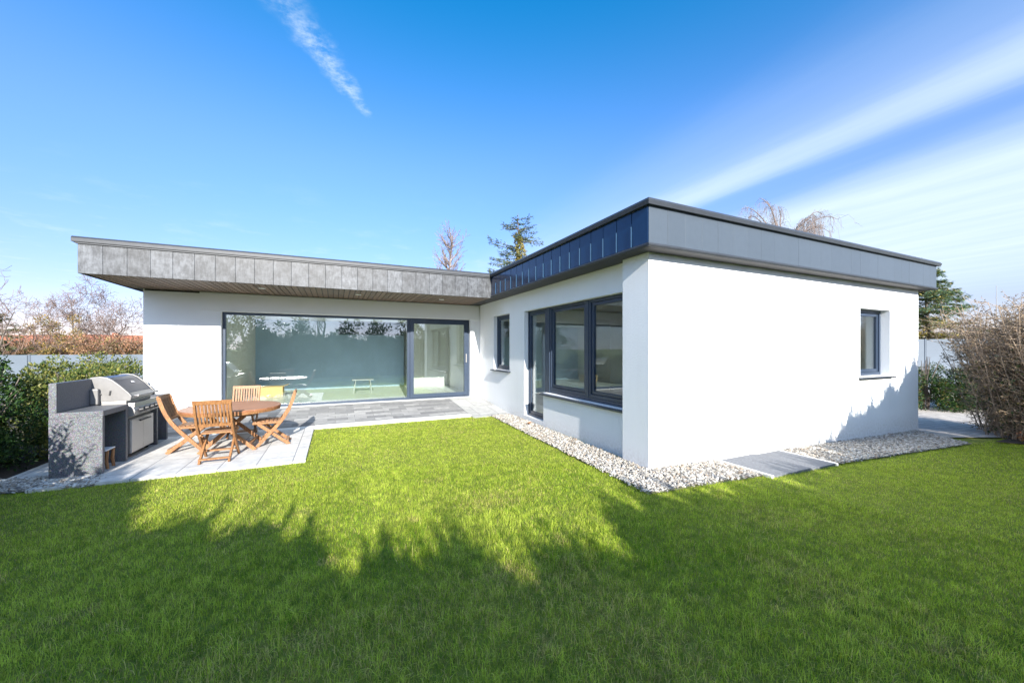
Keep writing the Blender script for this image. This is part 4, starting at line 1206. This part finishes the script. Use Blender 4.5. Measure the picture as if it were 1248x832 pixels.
# --- background trees
def conifer(name, label, base, h, spread, cols, wts, seed, z_from=0.12, gap=0.28, mat='needle', lean=(0, 0), group=None, droop=0.25, dens=1.0, pw=0.8, kk=(4, 6), low=None):
    root = thing(name, label, 'conifer', (base[0], base[1], gz(base[0])), group)
    rnd = random.Random(seed); x, y = base; z0 = gz(x)
    tr = MB(); top = Vector((x + lean[0], y + lean[1], z0 + h))
    b0 = Vector((x, y, z0 - 0.1))
    tr.tube([b0, b0.lerp(top, 0.5), top], [h * 0.018, h * 0.011, 0.01], 8); tr.build('trunk', M['bark'], root)
    br = MB(); P, D = [], []
    z = z_from
    while z < 0.985:
        r = spread * (1 - z) ** pw * (0.55 + 0.45 * min(1, (z - z_from) / 0.15 + 0.4))
        k = rnd.randint(*kk)
        for j in range(k):
            az = rnd.uniform(0, 2 * math.pi); ln = r * rnd.uniform(0.55, 1.15) + 0.12
            p = b0.lerp(top, z + rnd.uniform(-0.01, 0.01))
            d = Vector((math.cos(az), math.sin(az), rnd.uniform(-0.1, 0.35))).normalized()
            pts = [p]; n = 6
            for q in range(n):
                d = (d + Vector((0, 0, -droop * 0.25 + (0.16 if q > 3 else 0))) + Vector((rnd.gauss(0, .06), rnd.gauss(0, .06), 0))).normalized(); pts.append(pts[-1] + d * ln / n)
            br.tube(pts, [0.02 * (1 - q / (n + 1)) + 0.003 for q in range(n + 1)], 4, cap=False)
            m_ = int((26 + 42 * ln) * dens)
            for q in range(m_):
                f = rnd.random() ** 0.7 * n; i2 = min(n - 1, int(f)); w = pts[i2].lerp(pts[i2 + 1], f - i2)
                dd = (pts[i2 + 1] - pts[i2]).normalized(); sd = Vector((-dd.y, dd.x, 0))
                P.append(tuple(w + sd * rnd.gauss(0, 0.10 * ln ** 0.5) + Vector((0, 0, rnd.gauss(0, 0.05))))); v_ = dd * 0.9 + sd * rnd.choice((-1, 1)) * 0.8 + Vector((0, 0, rnd.gauss(-0.15, 0.3))); D.append(tuple(v_))
        z += gap / h * rnd.uniform(0.7, 1.3)
    br.build('branches', M['bark'], root)
    n = len(P)
    cc = pick_cols(n, cols, wts)
    if low is not None:   # older yellowing boughs at the bottom of the crown
        zz = np.array([p[2] for p in P]); m_ = RNG.random(n) < np.clip((low - zz) / 1.2, 0, 0.75)
        cc[m_] = pick_cols(int(m_.sum()), [(0.34, 0.25, 0.06), (0.24, 0.20, 0.06)])
    leaf_mesh('crown', np.array(P), np.array(D), RNG.normal(0, 0.5, (n, 3)) + np.array([0, 0, 1]), RNG.uniform(0.12, 0.28, n), RNG.uniform(0.03, 0.07, n), cc, M[mat], root)
    return root
CON = [(0.08, 0.125, 0.09), (0.13, 0.175, 0.12), (0.18, 0.205, 0.11), (0.28, 0.24, 0.09)]
conifer('conifer', 'sparse blue green conifer rising behind the inner corner of the roof', bearing(0.016, 22), 9.5, 3.6, CON, [0.4, 0.35, 0.15, 0.10], 4, 0.25, 0.40, dens=0.8, pw=0.55, droop=0.1)
# golden creeper growing up its trunk
bx, by = bearing(0.016, 21.9)
root = thing('creeper', 'golden leaved creeper climbing the trunk of the conifer behind the roof', 'climber', (bx, by, 0))
leaf_cloud('foliage', [(bx + 0.1 * math.sin(z * 3), by - 0.2, z) for z in np.arange(4.0, 8.0, 0.3)], [0.36 - 0.022 * abs(i - 5) for i in range(14)], 1900, 0.16, 0.10, [(0.32, 0.25, 0.08), (0.24, 0.21, 0.07), (0.16, 0.17, 0.07)], [0.35, 0.35, 0.3], root, M['leaf'])
conifer('conifer', 'broad green conifer with yellowing lower boughs beyond the drive', bearing(1.11, 24), 7.6, 4.0, [(0.075, 0.14, 0.085), (0.12, 0.19, 0.11), (0.17, 0.22, 0.09), (0.34, 0.27, 0.08)], [0.3, 0.3, 0.22, 0.18], 9, 0.24, 0.24, lean=(-0.6, 0.3), dens=1.5, kk=(6, 9), low=3.6, droop=0.32)
b0 = bearing(-1.345, 20)
conifer('conifer', 'olive brown conifer at the far left picture edge above the pale screen', b0, 3.4, 1.5, [(0.09, 0.10, 0.035), (0.16, 0.13, 0.05), (0.05, 0.07, 0.03)], [0.4, 0.35, 0.25], 14, 0.1, 0.25)

def bare(name, label, base, h, spread, levels, kids, seed, mt='bark', mc='twig', minr=0.008, group=None, **kw):
    root = thing(name, label, 'tree', (*base, gz(base[0])), group)
    tree_meshes(branch_tree((*base, gz(base[0]) - 0.05), h, spread, levels, kids, h * 0.016, seed, **kw), root, M[mt], M[mc], minr)
    return root
bare('birch_tree', 'slender bare birch with a pointed crown behind the grey roof edge', bearing(-0.18, 28), 9.9, 0.7, 3, (90, 11, 7), 31, 'birch', 'twig_grey', 0.006, up=0.3, wig=0.05, first=0.2, kl=0.43)
# weeping birch: arching limbs with hanging strands
wb = bearing(0.715, 28)
root = thing('weeping_birch', 'bare weeping birch with hanging twigs behind the right wing roof', 'tree', (*wb, gz(wb[0])))
rnd = random.Random(12); tr, cr = MB(), MB()
b0 = Vector((*wb, -0.3)); fork = b0 + Vector((0, 0, 8.2))
tr.tube([b0, b0 + Vector((0.1, 0, 4.5)), fork], [0.2, 0.15, 0.11], 8); tr.build('trunk', M['birch'], root)
rv = Vector((math.cos(R(25)), -math.sin(R(25)), 0)); fv = Vector((math.sin(R(25)), math.cos(R(25)), 0))
limbs = [(-2.5, 0.3, 4.6, 0.5), (-1.7, -0.4, 5.0, 0.5), (-0.9, 0.5, 4.9, 0.3), (-2.0, 0.8, 4.1, 0.5), (-0.2, 0.2, 4.4, 0.2),
         (2.8, 0.2, 4.4, 0.8), (3.3, -0.5, 4.0, 1.0), (2.3, 0.6, 3.9, 0.7), (1.6, -0.8, 3.5, 0.5), (3.5, 0.6, 3.5, 1.1), (2.6, -0.2, 3.2, 0.6)]
for lx, ly, lz, dr_ in limbs:
    pts = []
    for q in range(9):
        f = q / 8
        pts.append(fork + rv * lx * 1.12 * f ** 1.1 + fv * ly * f + Vector((0, 0, lz * (1 - (1 - f) ** 1.7) - dr_ * f ** 3)) + Vector((rnd.gauss(0, .05), rnd.gauss(0, .05), rnd.gauss(0, .05))))
    cr.tube(pts, [0.055 * (1 - q / 9) + 0.010 for q in range(9)], 5, cap=False)
    for s in range(36 if lx > 1 else 24):
        f = 0.35 + 0.65 * rnd.random(); i2 = min(7, int(f * 8)); p = pts[i2].lerp(pts[i2 + 1], f * 8 - i2)
        d = Vector((rnd.gauss(0, 0.5), rnd.gauss(0, 0.5), rnd.uniform(-0.2, 0.6))); sp = [p, p + d * 0.35]; L0 = rnd.uniform(0.7, 2.0) * (1.0 if lx > 1 else 0.6)
        for q in range(5): sp.append(sp[-1] + Vector((rnd.gauss(0, .05) + d.x * .06, rnd.gauss(0, .05) + d.y * .06, -L0 / 5)))
        cr.tube(sp, [0.008] * 2 + [0.006] * 5, 3, cap=False)
        for t in range(3):
            q = sp[rnd.randint(1, 4)]; cr.tube([q, q + Vector((rnd.gauss(0, .16), rnd.gauss(0, .16), -rnd.uniform(.1, .5)))], [0.006, 0.005], 3, cap=False)
cr.build('crown', M['twig_grey'], root)

bare('bare_tree', 'wide spreading bare tree above the red roofs on the left', bearing(-1.15, 26), 4.8, 1.15, 4, (13, 8, 5, 4), 52, minr=0.009, first=0.10, wig=0.16, up=0.08, lean=(-0.05, 0), kl=1.05)
bare('bare_tree', 'thin upright bare tree between the red roofs and the white left wing', bearing(-1.09, 30), 4.6, 0.9, 3, (12, 7, 5), 57, minr=0.011, first=0.2)
bare('bare_tree', 'bare tree at the left picture edge reaching a branch into view', bearing(-1.43, 13), 3.1, 0.85, 3, (9, 7, 5), 60, minr=0.006, lean=(0.12, 0.1), first=0.2)
# brown and rusty shrubs filling the neighbouring gardens
rnd = random.Random(77)
RUST = [[(0.28, 0.145, 0.085), (0.20, 0.12, 0.08), (0.33, 0.20, 0.12)], [(0.24, 0.17, 0.09), (0.17, 0.13, 0.07), (0.3, 0.22, 0.1)], [(0.12, 0.13, 0.05), (0.2, 0.17, 0.07), (0.08, 0.09, 0.04)]]
labs = ['rusty red shrub between the pale screen and the red roofs', 'straw brown shrub between the pale screen and the red roofs', 'olive shrub between the pale screen and the red roofs']
for k in range(11):
    a = -1.36 + k * 0.042; dp = rnd.uniform(21, 27)
    x, y = bearing(a, dp); h = 1.6 + rnd.uniform(0.0, 0.5)
    kind = (2, 0, 1, 0, 0, 1, 0, 0, 0, 1, 0)[k]
    root = thing('garden_shrub', labs[kind], 'shrub', (x, y, 0), 'shrubs in the gardens on the left')
    cen = [(x + rnd.gauss(0, 0.7), y + rnd.gauss(0, 0.6), h * rnd.uniform(0.15, 0.92)) for _ in range(16)]
    leaf_cloud('foliage', cen, [0.5] * 16, 2600, 0.16, 0.07, RUST[kind], [0.4, 0.35, 0.25], root, M['leaf'], shell=0.2)
    mb = MB()
    for _ in range(10):
        mb.tube([(x + rnd.gauss(0, .3), y + rnd.gauss(0, .3), -0.1), (x + rnd.gauss(0, .6), y + rnd.gauss(0, .6), h * 0.6), (x + rnd.gauss(0, .9), y + rnd.gauss(0, .8), h * 1.05)], [0.03, 0.02, 0.008], 4)
    mb.build('stems', M['twig'], root)
# tall olive shrub under the spreading tree
x, y = bearing(-1.20, 22); root = thing('golden_shrub', 'tall ochre leaved shrub under the spreading bare tree on the left', 'shrub', (x, y, 0))
leaf_cloud('foliage', [(x + rnd.gauss(0, .5), y + rnd.gauss(0, .5), rnd.uniform(0.8, 3.3)) for _ in range(22)], [0.32] * 22, 2600, 0.13, 0.06, [(0.34, 0.22, 0.07), (0.26, 0.19, 0.07), (0.16, 0.14, 0.06)], [0.4, 0.35, 0.25], root, M['leaf'], shell=0.1)
mb = MB()
for _ in range(9): mb.tube([(x, y, -0.1), (x + rnd.gauss(0, .4), y + rnd.gauss(0, .4), 1.8), (x + rnd.gauss(0, .7), y + rnd.gauss(0, .6), 3.4)], [0.04, 0.025, 0.008], 4)
mb.build('stems', M['twig'], root)
# neighbouring houses with red roofs
def far_house(label, a, dp, w, d, he, hr, rot):
    x, y = bearing(a, dp)
    root = thing('neighbour_house', label, 'house', (0, 0, 0), 'neighbour houses with red roofs')
    MB().box(-w / 2, -d / 2, -0.5, w / 2, d / 2, he).build('wall', M['far_wall'], root)
    mb = MB(); mb.prism([(-d / 2 - 0.4, he - 0.05), (d / 2 + 0.4, he - 0.05), (0, he + hr)], -w / 2 - 0.3, w / 2 + 0.3, 'x')
    rf = mb.build('roof', M['tile'], root)
    MB().box(w * 0.2, -0.3, he + hr * 0.4, w * 0.2 + 0.6, 0.3, he + hr + 0.5).build('chimney', M['tile'], rf)
    for i in range(3):
        f = MB().box(-w * 0.32 + i * w * 0.28, -d / 2 - 0.03, 0.9, -w * 0.32 + i * w * 0.28 + 1.0, -d / 2 + 0.02, min(he - 0.3, 2.1)).build('window', M['frame'], root)
    root.location = (x, y, -1.6); root.rotation_euler = (0, 0, R(rot))
far_house('distant red roofed house showing left of the spreading bare tree', -1.27, 62, 12, 9, 2.9, 2.4, 25)
far_house('distant red roofed house showing right of the spreading bare tree', -1.11, 58, 11, 8, 2.8, 2.3, 18)
far_house('distant red roofed house next to the corner of the white left wing', -1.02, 75, 13, 9, 3.2, 2.6, 30)
x, y = bearing(1.278, 60); root = thing('antenna_mast', 'thin grey antenna mast standing above the bare hedge on the right', 'mast', (x, y, 0))
mb = MB(); mb.tube([(x, y, -0.5), (x, y, 11.5)], [0.07, 0.035], 6); mb.build('pole', M['mast'], root)
mb = MB(); mb.tube([(x - 0.4, y, 9.6), (x + 0.4, y, 9.6)], 0.03, 5); mb.build('crossbar', M['mast'], root)

# ------------------------------------------------------------------ sky, sun, camera
SUN_AZ, SUN_EL = 5.8, 23.0     # light travels along (sin az, cos az)
w = bpy.data.worlds.new('World'); scn.world = w; w.use_nodes = True
nt = w.node_tree; bg = nt.nodes['Background']
sky = N(nt, 'ShaderNodeTexSky', sky_type='NISHITA')
sky.sun_disc = False; sky.sun_elevation = R(SUN_EL); sky.sun_rotation = R(180 + SUN_AZ)
sky.altitude = 300; sky.air_density = 1.0; sky.dust_density = 0.3; sky.ozone_density = 2.5
hs = N(nt, 'ShaderNodeHueSaturation'); hs.inputs['Saturation'].default_value = 1.0
L(nt, sky.outputs[0], hs.inputs['Color'])
tc = N(nt, 'ShaderNodeTexCoord'); sx = N(nt, 'ShaderNodeSeparateXYZ'); L(nt, tc.outputs['Generated'], sx.inputs[0])
def math_(op, a, b_=None, c=None, clamp=False):
    n = N(nt, 'ShaderNodeMath', operation=op, use_clamp=clamp)
    for i, v_ in enumerate((a, b_, c)):
        if v_ is None: continue
        if hasattr(v_, 'is_output'): L(nt, v_, n.inputs[i])
        else: n.inputs[i].default_value = v_
    return n.outputs[0]
zc = math_('MAXIMUM', sx.outputs['Z'], 0.02)
px = math_('DIVIDE', sx.outputs['X'], zc); py = math_('DIVIDE', sx.outputs['Y'], zc)
cmb = N(nt, 'ShaderNodeCombineXYZ'); L(nt, px, cmb.inputs[0]); L(nt, py, cmb.inputs[1])
def wn(scale, sxy, detail=5, rough=0.6, off=(0, 0, 0)):
    mp = N(nt, 'ShaderNodeMapping'); mp.inputs['Scale'].default_value = (sxy[0], sxy[1], 1); mp.inputs['Location'].default_value = off
    L(nt, cmb.outputs[0], mp.inputs['Vector'])
    return noise(nt, mp.outputs['Vector'], scale, detail, rough)
def sstep(v_, a, b_):
    n = N(nt, 'ShaderNodeMapRange', interpolation_type='SMOOTHSTEP')
    n.inputs['From Min'].default_value = a; n.inputs['From Max'].default_value = b_
    L(nt, v_, n.inputs['Value']); return n.outputs[0]
n1 = wn(1.0, (2.2, 0.35), 6, 0.6); n2 = wn(1.4, (3.0, 0.6), 5, 0.55, (3, 1, 0)); n3 = wn(3, (1, 1), 6, 0.6, (7, 2, 0))
# cirrus band and the broad veil beyond it, both running along one direction of the cloud layer
pj = math_('MULTIPLY_ADD', math_('SUBTRACT', n1, 0.5), 0.40, px)
band = math_('MULTIPLY', sstep(pj, 1.84, 2.12), math_('SUBTRACT', 1.0, sstep(pj, 2.14, 2.44)))
haze_b = math_('MULTIPLY', math_('MULTIPLY', sstep(pj, 1.2, 2.0), math_('SUBTRACT', 1.0, sstep(pj, 2.2, 2.6))), 0.22)
veil = math_('MULTIPLY', sstep(pj, 2.38, 3.2), math_('SUBTRACT', 1.0, math_('MULTIPLY', sstep(px, 5.0, 12.0), 0.75)))
veil = math_('MULTIPLY', veil, math_('MULTIPLY_ADD', n2, 0.45, 0.50))
band = math_('MULTIPLY', band, math_('MULTIPLY_ADD', n2, 0.55, 0.10))
ahead = sstep(py, 0.0, 0.3)
# contrail
ex, ey = 0.122 + 0.136, 1.732 - 1.263; ll = math.hypot(ex, ey); ex /= ll; ey /= ll
ux = math_('SUBTRACT', px, -0.136); uy = math_('SUBTRACT', py, 1.263)
along = math_('ADD', math_('MULTIPLY', ux, ex), math_('MULTIPLY', uy, ey))
perp = math_('ADD', math_('MULTIPLY', ux, -ey), math_('MULTIPLY', uy, ex))
wig_ = math_('MULTIPLY', math_('SUBTRACT', wn(9, (1, 1), 4, 0.6), 0.5), 0.09)
perp = math_('ABSOLUTE', math_('ADD', perp, wig_))
halfw = math_('MAXIMUM', math_('MULTIPLY_ADD', along, -0.12, 0.095), 0.018)
q_ = math_('DIVIDE', perp, halfw)
trail = math_('SUBTRACT', 1.0, sstep(q_, 0.1, 1.0))
trail = math_('MULTIPLY', trail, math_('MULTIPLY', sstep(along, -0.35, 0.25), math_('SUBTRACT', 1.0, sstep(along, 0.46, 0.58))))
trail = math_('MULTIPLY', trail, math_('MULTIPLY', sstep(wn(16, (1, 1), 5, 0.7, (1, 5, 0)), 0.3, 0.8), 0.6))
soft = math_('MULTIPLY', math_('MULTIPLY', sstep(n3, 0.5, 0.8), sstep(py, 2.0, 5.0)), 0.25)
cl = math_('ADD', math_('ADD', math_('MULTIPLY', veil, 0.95), math_('MULTIPLY', band, 0.85)), haze_b)
cl = math_('MULTIPLY', cl, ahead)
cl = math_('ADD', math_('ADD', cl, trail), soft)
cl = math_('MULTIPLY', math_('MINIMUM', cl, 0.9), sstep(sx.outputs['Z'], 0.0, 0.05))
dim = N(nt, 'ShaderNodeMapRange', interpolation_type='SMOOTHSTEP')
dim.inputs['From Min'].default_value = -0.05; dim.inputs['From Max'].default_value = 0.5
L(nt, sx.outputs['Z'], dim.inputs['Value'])
deep = N(nt, 'ShaderNodeMapRange', interpolation_type='SMOOTHSTEP')
deep.inputs['From Min'].default_value = 0.38; deep.inputs['From Max'].default_value = 0.74
L(nt, sx.outputs['Z'], deep.inputs['Value'])
skyd = mix(nt, 1.0, hs.outputs[0], mix(nt, dim.outputs[0], (0.285, 0.222, 0.275), (0.295, 0.405, 0.56)), 'MULTIPLY')
skyd = mix(nt, 1.0, skyd, mix(nt, deep.outputs[0], (1, 1, 1), (0.04, 0.93, 0.95)), 'MULTIPLY')
# bright veil added to the unseen sky behind the view, lifting ambient light
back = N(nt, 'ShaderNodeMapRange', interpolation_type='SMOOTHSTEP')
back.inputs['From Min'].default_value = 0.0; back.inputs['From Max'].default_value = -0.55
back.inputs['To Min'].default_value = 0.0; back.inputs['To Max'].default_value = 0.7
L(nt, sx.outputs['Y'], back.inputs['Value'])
fill_veil = math_('MULTIPLY', back.outputs[0], math_('MULTIPLY_ADD', n2, 0.6, 0.55), clamp=True)
skyd = mix(nt, fill_veil, skyd, (2.9, 3.6, 4.9))
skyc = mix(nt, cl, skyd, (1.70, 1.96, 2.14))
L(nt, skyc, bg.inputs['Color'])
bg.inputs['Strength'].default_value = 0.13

sl = bpy.data.lights.new('sun', 'SUN'); sl.energy = 2.6; sl.angle = R(0.5); sl.color = (1.0, 0.95, 0.87)
so = bpy.data.objects.new('sun', sl); COL.objects.link(so)
dirv = Vector((math.sin(R(SUN_AZ)) * math.cos(R(SUN_EL)), math.cos(R(SUN_AZ)) * math.cos(R(SUN_EL)), -math.sin(R(SUN_EL))))
so.rotation_euler = dirv.to_track_quat('-Z', 'Y').to_euler()
so.location = (-2, -12, 8)

cam = bpy.data.cameras.new('camera'); co = bpy.data.objects.new('camera', cam); COL.objects.link(co)
co.location = (0, 0, 1.5); co.rotation_euler = (R(90), 0, R(-25.0))
cam.sensor_width = 36; cam.lens = 462 / 1248 * 36; cam.shift_y = 9 / 1248
cam.clip_start = 0.05; cam.clip_end = 4000
scn.camera = co

# ------------------------------------------------------------------ real size
seen = set()
for o in scn.objects:
    if o.type == 'MESH' and o.data.name not in seen:
        seen.add(o.data.name); o.data.transform(Matrix.Scale(S, 4))
    o.location = o.location * S

scn.render.engine = 'CYCLES'
scn.view_settings.view_transform = 'Standard'
scn.view_settings.look = 'None'
scn.view_settings.exposure = 2.18
scn.view_settings.gamma = 1
scn.cycles.use_denoising = True
scn.cycles.max_bounces = 8
scn.cycles.transparent_max_bounces = 12
